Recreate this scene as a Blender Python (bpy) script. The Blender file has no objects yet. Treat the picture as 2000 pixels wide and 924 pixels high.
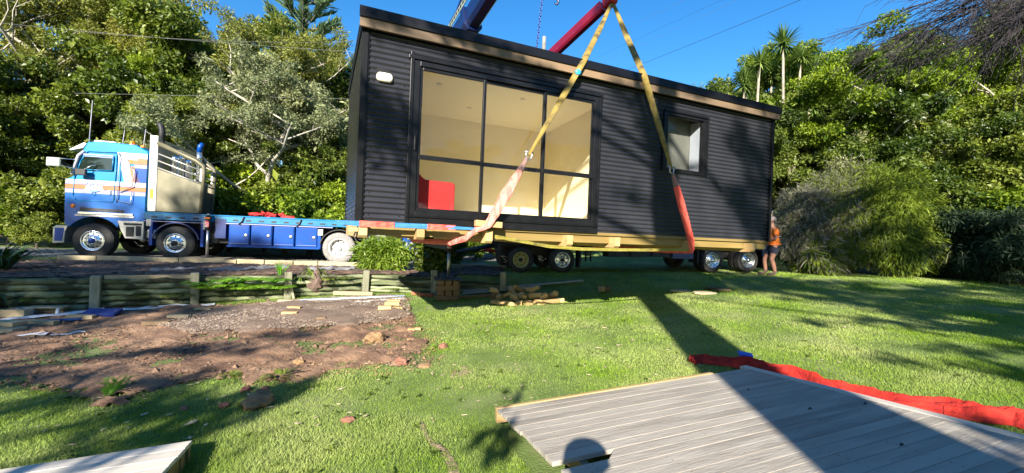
import bpy, bmesh, math, random
import numpy as np
from mathutils import Vector, Matrix, noise as mnoise

# ------------------------------------------------------------------ camera, world, sun, exposure
SC = bpy.context.scene
C = SC.collection
PI = math.pi
CAM_Z = 1.6; FPX = 830.0; CX, CY = 1000.0, 462.0; ROLL = math.radians(2.3)
cr, sr = math.cos(ROLL), math.sin(ROLL)
cd = bpy.data.cameras.new("camera"); cam = bpy.data.objects.new("camera", cd); C.objects.link(cam)
cd.sensor_width = 36; cd.lens = 36 * FPX / 2000; cd.clip_start = .05; cd.clip_end = 2000
cam.matrix_world = Matrix(((cr, -sr, 0, 0), (0, 0, -1, 0), (sr, cr, 0, CAM_Z), (0, 0, 0, 1)))
SC.camera = cam

SUN_AZ = math.radians(10.5)      # shadows run towards +Y turned this much to +X
SUN_EL = math.radians(25)
SD = Vector((math.sin(SUN_AZ) * math.cos(SUN_EL), math.cos(SUN_AZ) * math.cos(SUN_EL), -math.sin(SUN_EL)))
w = bpy.data.worlds.new("World"); SC.world = w; w.use_nodes = True
nt = w.node_tree; nt.nodes.clear()
sky = nt.nodes.new("ShaderNodeTexSky"); sky.sky_type = 'NISHITA'; sky.sun_disc = False
sky.sun_elevation = SUN_EL; sky.sun_rotation = PI + SUN_AZ
sky.air_density = 1.0; sky.dust_density = 0.2; sky.ozone_density = 3.5; sky.altitude = 0
bg = nt.nodes.new("ShaderNodeBackground"); bg.inputs[1].default_value = 0.085
wo = nt.nodes.new("ShaderNodeOutputWorld")
shs = nt.nodes.new('ShaderNodeHueSaturation'); shs.inputs['Saturation'].default_value = 1.3; nt.links.new(sky.outputs[0], shs.inputs['Color']); nt.links.new(shs.outputs[0], bg.inputs[0]); nt.links.new(bg.outputs[0], wo.inputs[0])
ld = bpy.data.lights.new("sun", 'SUN'); ld.energy = 5.0; ld.angle = math.radians(0.53); ld.color = (1, .93, .82)
lo = bpy.data.objects.new("sun", ld); C.objects.link(lo); lo.location = (-5, -20, 20)
lo.rotation_euler = SD.to_track_quat('-Z', 'Y').to_euler()
SC.view_settings.view_transform = 'Standard'; SC.view_settings.look = 'None'
SC.view_settings.gamma = 1; SC.view_settings.exposure = 1.5
SC.render.engine = 'CYCLES'
SC.cycles.max_bounces = 8; SC.cycles.transparent_max_bounces = 12

# ------------------------------------------------------------------ pixel helpers (points of the place read off the photo)
def ray(u, v):
    x = (u - CX) / FPX; y = -(v - CY) / FPX
    return Vector((x * cr - y * sr, 1, x * sr + y * cr))
CAMP = Vector((0, 0, CAM_Z))
def aty(u, v, Y): return CAMP + ray(u, v) * Y
def atz(u, v, z):
    d = ray(u, v); return CAMP + d * ((z - CAM_Z) / d.z)

# ------------------------------------------------------------------ object helpers
def tag(o, label=None, cat=None, group=None, kind=None):
    if label: o['label'] = label
    if cat: o['category'] = cat
    if group: o['group'] = group
    if kind: o['kind'] = kind
    return o
def empty(name, loc=(0, 0, 0), rot=(0, 0, 0), label=None, cat=None, group=None, parent=None):
    o = bpy.data.objects.new(name, None); C.objects.link(o); o.location = loc; o.rotation_euler = rot
    o.empty_display_size = .2
    if parent: o.parent = parent
    return tag(o, label, cat, group)
def link(name, me, parent=None, loc=None, rot=None, scale=None):
    o = bpy.data.objects.new(name, me); C.objects.link(o)
    if parent: o.parent = parent
    if loc is not None: o.location = loc
    if rot is not None: o.rotation_euler = rot
    if scale is not None: o.scale = scale if hasattr(scale, '__len__') else (scale,) * 3
    return o
def kids(o): return [c for c in bpy.data.objects if c.parent == o]
def copy_tree(o, parent=None):
    c = o.copy(); C.objects.link(c)
    if parent: c.parent = parent
    for ch in list(o.children): copy_tree(ch, c)
    return c

class MB:
    """collects simple shapes into one mesh"""
    def __init__(s): s.v = []; s.f = []; s.s = []
    def add(s, vs, fs, smooth=False):
        n = len(s.v); s.v += [tuple(p) for p in vs]; s.f += [tuple(i + n for i in f) for f in fs]; s.s += [smooth] * len(fs); return s
    def box(s, c, d, rot=None, ch=0.0):
        hx, hy, hz = d[0] / 2, d[1] / 2, d[2] / 2
        R = rot if rot is not None else Matrix.Identity(3)
        if not isinstance(R, Matrix): R = Matrix.Rotation(R, 3, 'Z')
        c = Vector(c)
        if ch <= 0:
            vs = [c + R @ Vector((x * hx, y * hy, z * hz)) for x in (-1, 1) for y in (-1, 1) for z in (-1, 1)]
            fs = [(0, 1, 3, 2), (4, 6, 7, 5), (0, 4, 5, 1), (2, 3, 7, 6), (0, 2, 6, 4), (1, 5, 7, 3)]
            return s.add(vs, fs)
        bm = bmesh.new(); bmesh.ops.create_cube(bm, size=1)
        for v in bm.verts: v.co = Vector((v.co.x * d[0], v.co.y * d[1], v.co.z * d[2]))
        bmesh.ops.bevel(bm, geom=bm.edges[:], offset=ch, segments=1, affect='EDGES')
        bm.verts.index_update()
        s.add([c + R @ v.co for v in bm.verts], [[v.index for v in f.verts] for f in bm.faces]); bm.free(); return s
    def b2(s, x0, x1, y0, y1, z0, z1, ch=0.0):
        return s.box(((x0 + x1) / 2, (y0 + y1) / 2, (z0 + z1) / 2), (abs(x1 - x0), abs(y1 - y0), abs(z1 - z0)), None, ch)
    def tube(s, pts, r, n=8, caps=True, smooth=True, flat=1.0):
        pts = [Vector(p) for p in pts]
        rs = r if hasattr(r, '__len__') else [r] * len(pts)
        base = len(s.v); up = Vector((0, 0, 1)); rings = []
        for i, p in enumerate(pts):
            t = (pts[min(i + 1, len(pts) - 1)] - pts[max(i - 1, 0)])
            if t.length < 1e-9: t = Vector((0, 0, 1))
            t.normalize()
            if i == 0:
                a = t.cross(up)
                if a.length < .1: a = t.cross(Vector((1, 0, 0)))
            else: a = a - t * a.dot(t)
            if a.length < 1e-6: a = t.orthogonal()
            a.normalize(); b = t.cross(a)
            for k in range(n):
                q = 2 * PI * k / n
                s.v.append(tuple(p + (a * math.cos(q) + b * math.sin(q) * flat) * rs[i]))
        for i in range(len(pts) - 1):
            for k in range(n):
                s.f.append((base + i * n + k, base + i * n + (k + 1) % n, base + (i + 1) * n + (k + 1) % n, base + (i + 1) * n + k)); s.s.append(smooth)
        if caps:
            s.f.append(tuple(base + k for k in range(n))[::-1]); s.s.append(False)
            m = base + (len(pts) - 1) * n
            s.f.append(tuple(m + k for k in range(n))); s.s.append(False)
        return s
    def lathe(s, prof, n=24, axis='y', c=(0, 0, 0), smooth=True):
        """prof: (radius, along)"""
        base = len(s.v); c = Vector(c)
        for (r_, h) in prof:
            for k in range(n):
                q = 2 * PI * k / n; a, b = math.cos(q) * r_, math.sin(q) * r_
                p = {'y': (a, h, b), 'z': (a, b, h), 'x': (h, a, b)}[axis]
                s.v.append(tuple(c + Vector(p)))
        for i in range(len(prof) - 1):
            for k in range(n):
                s.f.append((base + i * n + k, base + i * n + (k + 1) % n, base + (i + 1) * n + (k + 1) % n, base + (i + 1) * n + k)); s.s.append(smooth)
        return s
    def prism(s, poly, y0, y1, plane='xz'):
        n = len(poly)
        def P(a, b, h): return {'xz': (a, h, b), 'xy': (a, b, h), 'yz': (h, a, b)}[plane]
        vs = [P(a, b, y0) for a, b in poly] + [P(a, b, y1) for a, b in poly]
        fs = [tuple(range(n)), tuple(range(2 * n - 1, n - 1, -1))] + [(i, i + n, (i + 1) % n + n, (i + 1) % n) for i in range(n)]
        return s.add(vs, fs)
    def mesh(s, name, mat):
        me = bpy.data.meshes.new(name); me.from_pydata(s.v, [], s.f)
        me.polygons.foreach_set('use_smooth', s.s)
        if mat: me.materials.append(mat)
        bm = bmesh.new(); bm.from_mesh(me); bmesh.ops.recalc_face_normals(bm, faces=bm.faces); bm.to_mesh(me); bm.free()
        return me
    def build(s, name, mat, parent=None, loc=None, rot=None, bevel=0, label=None):
        o = link(name, s.mesh(name, mat), parent, loc, rot)
        if bevel:
            m = o.modifiers.new("bevel", 'BEVEL'); m.width = bevel; m.segments = 2; m.limit_method = 'ANGLE'; m.angle_limit = .6
        if label: o['label'] = label
        return o
def np_mesh(name, v, quads=None, tris=None, mat=None, smooth=False):
    me = bpy.data.meshes.new(name)
    v = np.asarray(v, dtype=np.float32)
    me.vertices.add(len(v)); me.vertices.foreach_set('co', v.ravel())
    k, fs = (4, quads) if quads is not None else (3, tris)
    fs = np.asarray(fs, dtype=np.int32); nf = len(fs)
    me.loops.add(nf * k); me.loops.foreach_set('vertex_index', fs.ravel())
    me.polygons.add(nf); me.polygons.foreach_set('loop_start', np.arange(nf, dtype=np.int32) * k)
    me.polygons.foreach_set('use_smooth', np.full(nf, smooth))
    me.update(calc_edges=True)
    if mat: me.materials.append(mat)
    return me

# ------------------------------------------------------------------ materials
def srgb(r, g, b): return tuple(((x / 255) / 12.92 if x / 255 < .04045 else ((x / 255 + .055) / 1.055) ** 2.4) for x in (r, g, b))
MC = {}
def mat(name, c1, c2=None, scale=4.0, stretch=(1, 1, 1), rough=.6, metal=0.0, bump=0.0, bscale=None, rand=0.0, detail=6, c3=None, s3=1.0, t3=.55, spec=.5, coat=0.0, world=False, w3=.1):
    if name in MC: return MC[name]
    m = bpy.data.materials.new(name); m.use_nodes = True; MC[name] = m
    t = m.node_tree; N, Lk = t.nodes, t.links; b = N['Principled BSDF']
    b.inputs['Roughness'].default_value = rough; b.inputs['Metallic'].default_value = metal
    b.inputs['Specular IOR Level'].default_value = spec; b.inputs['Coat Weight'].default_value = coat
    b.inputs['Base Color'].default_value = (*c1, 1)
    tc = N.new('ShaderNodeTexCoord'); mp = N.new('ShaderNodeMapping'); mp.inputs['Scale'].default_value = stretch
    if world:
        g = N.new('ShaderNodeNewGeometry'); Lk.new(g.outputs['Position'], mp.inputs[0])
    else: Lk.new(tc.outputs['Object'], mp.inputs[0])
    oi = None
    if rand > 0:
        oi = N.new('ShaderNodeObjectInfo'); ad = N.new('ShaderNodeVectorMath'); ad.operation = 'MULTIPLY_ADD'
        Lk.new(oi.outputs['Random'], ad.inputs[0]); ad.inputs[1].default_value = (37, 11, 23)
        Lk.new(mp.outputs[0], ad.inputs[2]); vec = ad.outputs[0]
    else: vec = mp.outputs[0]
    col = None
    if c2 is not None:
        nz = N.new('ShaderNodeTexNoise'); nz.inputs['Scale'].default_value = scale; nz.inputs['Detail'].default_value = detail
        Lk.new(vec, nz.inputs['Vector'])
        rp = N.new('ShaderNodeValToRGB'); rp.color_ramp.elements[0].position = .35; rp.color_ramp.elements[1].position = .65
        rp.color_ramp.elements[0].color = (*c1, 1); rp.color_ramp.elements[1].color = (*c2, 1)
        Lk.new(nz.outputs[0], rp.inputs[0]); col = rp.outputs[0]
    if c3 is not None:
        n3 = N.new('ShaderNodeTexNoise'); n3.inputs['Scale'].default_value = s3; n3.inputs['Detail'].default_value = 5; Lk.new(vec, n3.inputs['Vector'])
        r3 = N.new('ShaderNodeValToRGB'); r3.color_ramp.elements[0].position = t3; r3.color_ramp.elements[1].position = t3 + w3
        Lk.new(n3.outputs[0], r3.inputs[0])
        mx = N.new('ShaderNodeMix'); mx.data_type = 'RGBA'; Lk.new(r3.outputs[0], mx.inputs[0])
        if col: Lk.new(col, mx.inputs[6])
        else: mx.inputs[6].default_value = (*c1, 1)
        mx.inputs[7].default_value = (*c3, 1); col = mx.outputs[2]
    if rand > 0:
        hs = N.new('ShaderNodeHueSaturation'); mr = N.new('ShaderNodeMapRange')
        Lk.new(oi.outputs['Random'], mr.inputs[0]); mr.inputs[3].default_value = 1 - rand; mr.inputs[4].default_value = 1 + rand
        Lk.new(mr.outputs[0], hs.inputs['Value'])
        if col: Lk.new(col, hs.inputs['Color'])
        else: hs.inputs['Color'].default_value = (*c1, 1)
        col = hs.outputs[0]
    if col: Lk.new(col, b.inputs['Base Color'])
    if bump > 0:
        nb = N.new('ShaderNodeTexNoise'); nb.inputs['Scale'].default_value = bscale or scale * 3; nb.inputs['Detail'].default_value = 8
        Lk.new(vec, nb.inputs['Vector']); bp = N.new('ShaderNodeBump'); bp.inputs['Strength'].default_value = bump; bp.inputs['Distance'].default_value = .02
        Lk.new(nb.outputs[0], bp.inputs['Height']); Lk.new(bp.outputs[0], b.inputs['Normal'])
    return m
def leaf_mat(name, c1, c2, trans=.35, rough=.45, orand=.25, spec=.35):
    m = bpy.data.materials.new(name); m.use_nodes = True; t = m.node_tree; N, Lk = t.nodes, t.links
    b = N['Principled BSDF']; b.inputs['Roughness'].default_value = rough; b.inputs['Specular IOR Level'].default_value = spec
    g = N.new('ShaderNodeNewGeometry'); oi = N.new('ShaderNodeObjectInfo')
    rp = N.new('ShaderNodeValToRGB'); rp.color_ramp.elements[0].color = (*c1, 1); rp.color_ramp.elements[1].color = (*c2, 1)
    rp.color_ramp.elements[0].position = .15; rp.color_ramp.elements[1].position = .9
    tc = N.new('ShaderNodeTexCoord'); nz = N.new('ShaderNodeTexNoise'); nz.inputs['Scale'].default_value = .8; nz.inputs['Detail'].default_value = 3
    Lk.new(tc.outputs['Object'], nz.inputs['Vector'])
    ad = N.new('ShaderNodeMath'); ad.operation = 'MULTIPLY_ADD'; Lk.new(nz.outputs[0], ad.inputs[0]); ad.inputs[1].default_value = 1.1
    sc = N.new('ShaderNodeMath'); sc.operation = 'MULTIPLY_ADD'; Lk.new(g.outputs['Random Per Island'], sc.inputs[0]); sc.inputs[1].default_value = .6; sc.inputs[2].default_value = -.35
    Lk.new(sc.outputs[0], ad.inputs[2]); Lk.new(ad.outputs[0], rp.inputs[0])
    hs = N.new('ShaderNodeHueSaturation'); Lk.new(rp.outputs[0], hs.inputs['Color'])
    mr = N.new('ShaderNodeMapRange'); Lk.new(oi.outputs['Random'], mr.inputs[0]); mr.inputs[3].default_value = 1 - orand; mr.inputs[4].default_value = 1 + orand; Lk.new(mr.outputs[0], hs.inputs['Value'])
    mh = N.new('ShaderNodeMapRange'); Lk.new(oi.outputs['Random'], mh.inputs[0]); mh.inputs[3].default_value = .515; mh.inputs[4].default_value = .485; Lk.new(mh.outputs[0], hs.inputs['Hue'])
    Lk.new(hs.outputs[0], b.inputs['Base Color'])
    tr = N.new('ShaderNodeBsdfTranslucent')
    h2 = N.new('ShaderNodeHueSaturation'); h2.inputs['Value'].default_value = 1.3; h2.inputs['Saturation'].default_value = 1.1; Lk.new(hs.outputs[0], h2.inputs['Color']); Lk.new(h2.outputs[0], tr.inputs['Color'])
    mx = N.new('ShaderNodeMixShader'); mx.inputs[0].default_value = trans
    Lk.new(b.outputs[0], mx.inputs[1]); Lk.new(tr.outputs[0], mx.inputs[2]); Lk.new(mx.outputs[0], N['Material Output'].inputs[0])
    return m
def glass_mat(name, tint=(.85, .9, .9), refl=1.0):
    m = bpy.data.materials.new(name); m.use_nodes = True; t = m.node_tree; N, Lk = t.nodes, t.links
    N.remove(N['Principled BSDF'])
    tr = N.new('ShaderNodeBsdfTransparent'); tr.inputs[0].default_value = (*tint, 1)
    gl = N.new('ShaderNodeBsdfGlossy'); gl.inputs['Roughness'].default_value = .01; gl.inputs[0].default_value = (refl,) * 3 + (1,)
    fr = N.new('ShaderNodeFresnel'); fr.inputs[0].default_value = 1.5
    mx = N.new('ShaderNodeMixShader'); ge = N.new('ShaderNodeNewGeometry'); iv = N.new('ShaderNodeMath'); iv.operation = 'SUBTRACT'; iv.inputs[0].default_value = 1; Lk.new(ge.outputs['Backfacing'], iv.inputs[1]); mu = N.new('ShaderNodeMath'); mu.operation = 'MULTIPLY'; Lk.new(fr.outputs[0], mu.inputs[0]); Lk.new(iv.outputs[0], mu.inputs[1]); Lk.new(mu.outputs[0], mx.inputs[0]); Lk.new(tr.outputs[0], mx.inputs[1]); Lk.new(gl.outputs[0], mx.inputs[2])
    Lk.new(mx.outputs[0], N['Material Output'].inputs[0]); return m

WX = (.12, 1, 1)   # grain along x
M_clad = mat('black_steel', (.024, .025, .031), (.032, .033, .040), 2.5, rough=.25, spec=.35, c3=(.018, .019, .025), s3=.8, t3=.5, w3=.3)
M_blk = mat('black_powder_coat', (.005, .005, .006), (.009, .009, .010), 8, rough=.35, spec=.3)
M_roof = mat('black_roof_edge', (.005, .005, .007), rough=.45, spec=.3)
M_fascia = mat('weathered_fascia', (.20, .13, .07), (.28, .19, .11), 3, (.15, 1, 1), rough=.75, c3=(.06, .043, .03), s3=1.6, t3=.38, w3=.25, bump=.2)
M_pine = mat('treated_pine', (.21, .14, .038), (.27, .19, .06), 5, (.12, 1, 1), rough=.7, c3=(.20, .11, .04), s3=4, t3=.66, rand=.12, bump=.15)
M_pine_end = mat('pine_offcut', (.40, .255, .10), (.52, .36, .16), 6, (.2, 1, 1), rough=.7, c3=(.45, .24, .09), s3=3, t3=.62, rand=.2, bump=.2)
M_deck = mat('weathered_deck_wood', (.33, .29, .235), (.40, .36, .30), 5, (.3, 2.0, 2.0), rough=.7, c3=(.25, .22, .18), s3=2.6, t3=.5, rand=.05, bump=.3, bscale=30, w3=.16)
M_rim = mat('rim_timber', (.38, .24, .10), (.48, .33, .15), 5, (.1, 1, 1), rough=.7, c3=(.35, .19, .08), s3=5, t3=.64, bump=.2)
M_plaster = mat('cream_wall', (.92, .79, .53), rough=.6)
M_red = mat('red_fabric', (.55, .02, .02), (.45, .015, .015), 4, rough=.7)
M_tarp = mat('red_sling_cloth', (.28, .007, .004), (.44, .022, .009), 9, (1, 1, 1), rough=.9, bump=.6, bscale=45)
M_pink = mat('worn_pink_sling', (.72, .12, .09), (.80, .27, .22), 22, (1, 1, .15), rough=.85, bump=.3, bscale=60)
M_redsl = mat('red_sling', (.75, .07, .05), (.85, .15, .10), 16, (1, 1, .15), rough=.85, bump=.3)
M_yel = mat('yellow_webbing', (.21, .145, .022), (.28, .20, .045), 14, rough=.8, c3=(.045, .038, .02), s3=7, t3=.47, w3=.25, bump=.2)
M_yel2 = mat('clean_yellow_webbing', (.20, .17, .02), (.27, .23, .04), 14, rough=.8, c3=(.09, .075, .02), s3=3, t3=.6)
M_steel = mat('galvanised_steel', (.45, .45, .44), (.6, .6, .58), 10, rough=.35, metal=.9)
M_alu = mat('polished_aluminium', (.80, .81, .83), (.88, .89, .9), 6, rough=.22, metal=.95)
M_aluw = mat('brushed_aluminium', (.42, .41, .37), (.52, .50, .45), 3, rough=.45, metal=.6)
M_olive = mat('dull_crate_sheet', (.12, .11, .065), (.16, .145, .09), 3, rough=.5, metal=.3)
M_cyan = mat('bright_blue_paint', (.0, .18, .42), (.0, .205, .46), 2, rough=.35, coat=.15, spec=.35)
M_blue = mat('deep_blue_paint', (.0, .05, .27), (.0, .06, .31), 2, rough=.35, coat=.15, spec=.35, c3=(.03, .055, .17), s3=3.5, t3=.55, w3=.25)
M_rail = mat('pale_blue_rail', (.0, .13, .30), (.0, .18, .36), 5, rough=.4, coat=.2)
M_white = mat('white_paint', (.50, .50, .56), (.42, .42, .49), 4, rough=.4, coat=.3)
M_lilac = mat('lilac_stripe', (.26, .28, .48), rough=.3, coat=.4)
M_orange = mat('orange_stripe', (.40, .14, .035), (.33, .11, .03), 6, rough=.35, coat=.3)
M_orl = mat('orange_lens', (.85, .22, .02), rough=.2)
M_amber = mat('amber_lens', (.85, .50, .04), rough=.2)
M_navy = mat('navy_frame_paint', (.012, .03, .13), (.018, .04, .17), 5, rough=.35, coat=.3)
M_dark = mat('dark_chassis', (.012, .012, .014), (.03, .028, .026), 6, rough=.6)
M_tyre = mat('tyre_rubber', (.022, .021, .020), (.04, .037, .033), 9, rough=.8, bump=.2)
M_tyre2 = mat('dusty_tyre', (.20, .19, .175), (.27, .255, .235), 9, rough=.9)
M_rimw = mat('off_white_rim', (.55, .54, .50), (.68, .67, .62), 8, rough=.5)
M_rimy = mat('yellow_tinted_rim', (.45, .42, .14), (.35, .33, .12), 8, rough=.5)
M_boom = mat('navy_boom_paint', (.003, .010, .05), (.005, .014, .075), 2, rough=.35, coat=.3)
M_rboom = mat('red_boom_paint', (.17, .006, .02), (.14, .005, .024), 3, rough=.35, coat=.3)
M_redp = mat('bright_red_paint', (.5, .012, .01), rough=.35)
M_lime = mat('lichen_grey_metal', (.20, .24, .20), (.30, .34, .28), 8, rough=.5)
M_log = mat('mossy_log', (.13, .155, .065), (.26, .28, .16), 3, (.4, 1.8, 1.8), rough=.9, c3=(.05, .055, .025), s3=2.6, t3=.47, rand=.3, bump=.5, bscale=14)
M_post = mat('weathered_post', (.20, .20, .13), (.32, .31, .21), 6, (1.5, 1.5, .2), rough=.9, c3=(.10, .09, .055), s3=5, t3=.58, rand=.2, bump=.35)
M_sleeper = mat('kerb_timber', (.33, .26, .15), (.44, .36, .22), 5, (.12, 1, 1), rough=.8, c3=(.2, .15, .09), s3=3, t3=.6, rand=.15, bump=.3)
M_brown = mat('brown_crib_timber', (.13, .085, .045), (.20, .13, .07), 5, (.12, 1, 1), rough=.8, rand=.2, bump=.3)
M_rock = mat('clay_rock', (.22, .13, .06), (.33, .20, .10), 7, rough=.95, rand=.15, bump=.6, bscale=18)
M_rockp = mat('red_clay_rock', (.20, .085, .055), (.26, .12, .075), 7, rough=.95, rand=.2, bump=.6, bscale=18)
M_mem = mat('white_membrane', (.5, .52, .54), (.68, .68, .68), 6, rough=.6, bump=.6, bscale=12)
M_fabric = mat('grey_weed_mat', (.13, .13, .135), (.22, .22, .22), 5, rough=.9, bump=.6, bscale=14)
M_pipe = mat('pale_blue_pipe', (.45, .60, .75), rough=.4)
M_bluet = mat('blue_plastic', (.008, .025, .17), rough=.5)
M_bark = mat('grey_bark', (.16, .13, .10), (.26, .22, .17), 4, (2, 2, .4), rough=.9, bump=.5)
M_barkw = mat('pale_bark', (.30, .27, .21), (.46, .42, .34), 4, (2, 2, .4), rough=.9, bump=.4)
M_barkd = mat('dark_bark', (.05, .04, .032), (.09, .07, .055), 4, (2, 2, .4), rough=.9, bump=.5)
M_cable = mat('black_cable', (.03, .03, .035), rough=.5)
M_cableg = mat('grey_cable', (.16, .16, .16), rough=.5)
M_dryleaf = mat('dry_leaf', (.03, .022, .014), rough=.7)
GLASS = glass_mat('window_glass', (.93, .95, .94), .8)
M_darkglass = mat('dark_glass', (.012, .02, .015), rough=.03, spec=.8)

# ------------------------------------------------------------------ terrain
TP = np.array([(-2.3, 3, -.1), (0, 3.4, .0), (2.4, 4.4, .11), (3.3, 2.6, .24), (6, 4, .42), (0, 7, .0), (3.5, 11.3, .22), (0, 9.2, .08), (8.6, 14.2, .60),
    (8, 14.6, .68), (6.8, 14.4, .64), (11, 10, .55), (-8.2, 8.5, -.18), (-5.3, 10.2, -.08), (-3.75, 11, -.03), (-5, 5, -.1), (-1.5, 10.2, .03), (0, 0, -.02),
    (5, 0, .32), (-10, 4, -.2), (14, 20, .9), (-5, 0, -.15), (0, -12, 0), (-20, 0, -.3), (20, 5, .8), (-14, 8, -.2)], dtype=float)
def tps_fit(P):
    n = len(P); d = np.hypot(P[:, None, 0] - P[None, :, 0], P[:, None, 1] - P[None, :, 1])
    K = np.where(d > 0, d * d * np.log(d + 1e-12), 0) + np.eye(n) * 3.0
    Q = np.c_[np.ones(n), P[:, :2]]; A = np.block([[K, Q], [Q.T, np.zeros((3, 3))]])
    return np.linalg.solve(A, np.r_[P[:, 2], 0, 0, 0])
TW = tps_fit(TP)
def lower(X, Y):
    X = np.clip(np.asarray(X, float), -22, 22); Y = np.clip(np.asarray(Y, float), -14, 24)
    d = np.sqrt((X[..., None] - TP[:, 0]) ** 2 + (Y[..., None] - TP[:, 1]) ** 2) + 1e-9
    return (d * d * np.log(d)) @ TW[:-3] + TW[-3] + TW[-2] * X + TW[-1] * Y
W0, W1, W2 = (-9.4, 7.8), (-3.75, 11.1), (-.2, 11.4)
def ywall(X):
    return np.where(X < W1[0], W1[1] + (X - W1[0]) * (W1[1] - W0[1]) / (W1[0] - W0[0]), np.where(X < W2[0], W1[1] + (X - W1[0]) * (W2[1] - W1[1]) / (W2[0] - W1[0]), W2[1] + (X - W2[0]) * .05))
def sstep(t): t = np.clip(t, 0, 1); return t * t * (3 - 2 * t)
def kerb_y(X): return 12.05 + (X + 11.8) * .245     # line of the drive edging
def ground(X, Y):
    X = np.asarray(X, float); Y = np.asarray(Y, float)
    lo_ = lower(X, Y)
    wdt = .12 + 2.0 * sstep((X + .2) / 1.6)
    S = sstep((Y - ywall(X) - .06 + .45 * sstep((X + .2) / 1.6)) / wdt)
    drive = .5 + .0 * X
    bank = .42 + .0 * X
    K = sstep((Y - kerb_y(X)) / .1)
    up = np.where(X < -1.5, bank + (drive - bank) * K, drive)
    # trailer side lawn climbs gently to the right
    up = np.where(X > 0, np.maximum(.5 + .018 * X, lo_ - .0), up)
    z = lo_ + S * (up - lo_)
    far = np.clip((Y - 17) / 40, 0, 1)
    return z + far * 6.0 * (1 - .0 * X)
def gz(x, y): return float(ground(np.array([x]), np.array([y]))[0])
def G(u, v):
    """point of the terrain seen at a photo pixel"""
    d = ray(u, v); t = 1.5; last = None
    while t < 60:
        p = CAMP + d * t
        if p.z < gz(p.x, p.y):
            a, b = t - .1, t
            for _ in range(12):
                m = (a + b) / 2; q = CAMP + d * m
                if q.z < gz(q.x, q.y): b = m
                else: a = m
            q = CAMP + d * b; return Vector((q.x, q.y, gz(q.x, q.y)))
        t += .1
    return CAMP + d * 60
def vnoise(X, Y, s, seed=0):
    """cheap smooth value noise"""
    r = np.random.RandomState(seed); T = r.rand(256, 256)
    x = X * s + 1000.3; y = Y * s + 1000.7
    xi = np.floor(x).astype(int); yi = np.floor(y).astype(int); fx = x - xi; fy = y - yi
    fx = fx * fx * (3 - 2 * fx); fy = fy * fy * (3 - 2 * fy)
    a = T[xi % 256, yi % 256]; b = T[(xi + 1) % 256, yi % 256]; c = T[xi % 256, (yi + 1) % 256]; d = T[(xi + 1) % 256, (yi + 1) % 256]
    return (a * (1 - fx) + b * fx) * (1 - fy) + (c * (1 - fx) + d * fx) * fy

# grass ground sheet
def axis_grid():
    xs = np.r_[np.arange(-400, -40, 30), np.arange(-40, -14, 1.5), np.arange(-14, 14, .16), np.arange(14, 40, 1.5), np.arange(40, 401, 30)]
    ys = np.r_[np.arange(-400, -30, 30), np.arange(-30, -4, 2), np.arange(-4, 1.5, .5), np.arange(1.5, 16, .1), np.arange(16, 60, 1.5), np.arange(60, 401, 30)]
    return xs, ys
xs, ys = axis_grid(); XX, YY = np.meshgrid(xs, ys); ZZ = ground(XX, YY)
near_m = (np.abs(XX) < 14) & (YY > 1) & (YY < 16)
ZZ = ZZ + near_m * (vnoise(XX, YY, 1.3, 1) - .5) * .03
nx, ny = len(xs), len(ys)
idx = np.arange(nx * ny).reshape(ny, nx)
Q = np.stack([idx[:-1, :-1].ravel(), idx[:-1, 1:].ravel(), idx[1:, 1:].ravel(), idx[1:, :-1].ravel()], 1)
M_grassg = mat('lawn_soil_and_grass', (.08, .13, .02), (.14, .20, .045), 2.2, rough=.9, c3=(.22, .24, .10), s3=.9, t3=.52, w3=.2, bump=.8, bscale=60, world=True)
gme = np_mesh('lawn_ground', np.stack([XX.ravel(), YY.ravel(), ZZ.ravel()], 1), quads=Q, mat=M_grassg, smooth=True)
tag(link('lawn_ground', gme), kind='structure')

def in_poly(X, Y, P):
    r = np.zeros(X.shape, bool); n = len(P)
    for i in range(n):
        x0, y0 = P[i]; x1, y1 = P[(i + 1) % n]
        c = ((y0 > Y) != (y1 > Y)) & (X < (x1 - x0) * (Y - y0) / (y1 - y0 + 1e-12) + x0); r ^= c
    return r
def sheet(name, poly, m, step, lift, bumpf, seed=0, wob=.12, zfun=None):
    P = np.array(poly); x0, y0 = P.min(0) - .3; x1, y1 = P.max(0) + .3
    X, Y = np.meshgrid(np.arange(x0, x1, step), np.arange(y0, y1, step))
    wx = (vnoise(X, Y, 3, seed) - .5) * 2 * wob + (vnoise(X, Y, 11, seed + 3) - .5) * wob; wy = (vnoise(X, Y, 3, seed + 1) - .5) * 2 * wob + (vnoise(X, Y, 11, seed + 4) - .5) * wob
    ins = in_poly(X + wx, Y + wy, poly)
    ms = ins.astype(float)
    for _ in range(4):
        p_ = np.pad(ms, 1, mode='edge'); ms = (p_[1:-1, 1:-1] * 2 + p_[:-2, 1:-1] + p_[2:, 1:-1] + p_[1:-1, :-2] + p_[1:-1, 2:]) / 6
    ms = np.clip(ms * 2 - 1, 0, 1)
    Z = (zfun or ground)(X, Y) + (lift + bumpf(X, Y) + .012) * ms - .012
    ny_, nx_ = X.shape; id_ = np.arange(nx_ * ny_).reshape(ny_, nx_)
    cell = ins[:-1, :-1] & ins[1:, :-1] & ins[:-1, 1:] & ins[1:, 1:]
    # edge cells sink into the ground so the border is ragged
    e = ins.copy(); e[1:-1, 1:-1] = ins[1:-1, 1:-1] & ins[:-2, 1:-1] & ins[2:, 1:-1] & ins[1:-1, :-2] & ins[1:-1, 2:]
    q = np.stack([id_[:-1, :-1][cell], id_[:-1, 1:][cell], id_[1:, 1:][cell], id_[1:, :-1][cell]], 1)
    used = np.unique(q); mp = np.full(nx_ * ny_, -1); mp[used] = np.arange(len(used))
    V = np.stack([X.ravel(), Y.ravel(), Z.ravel()], 1)[used]
    return np_mesh(name, V, quads=mp[q], mat=m, smooth=True)
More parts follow.
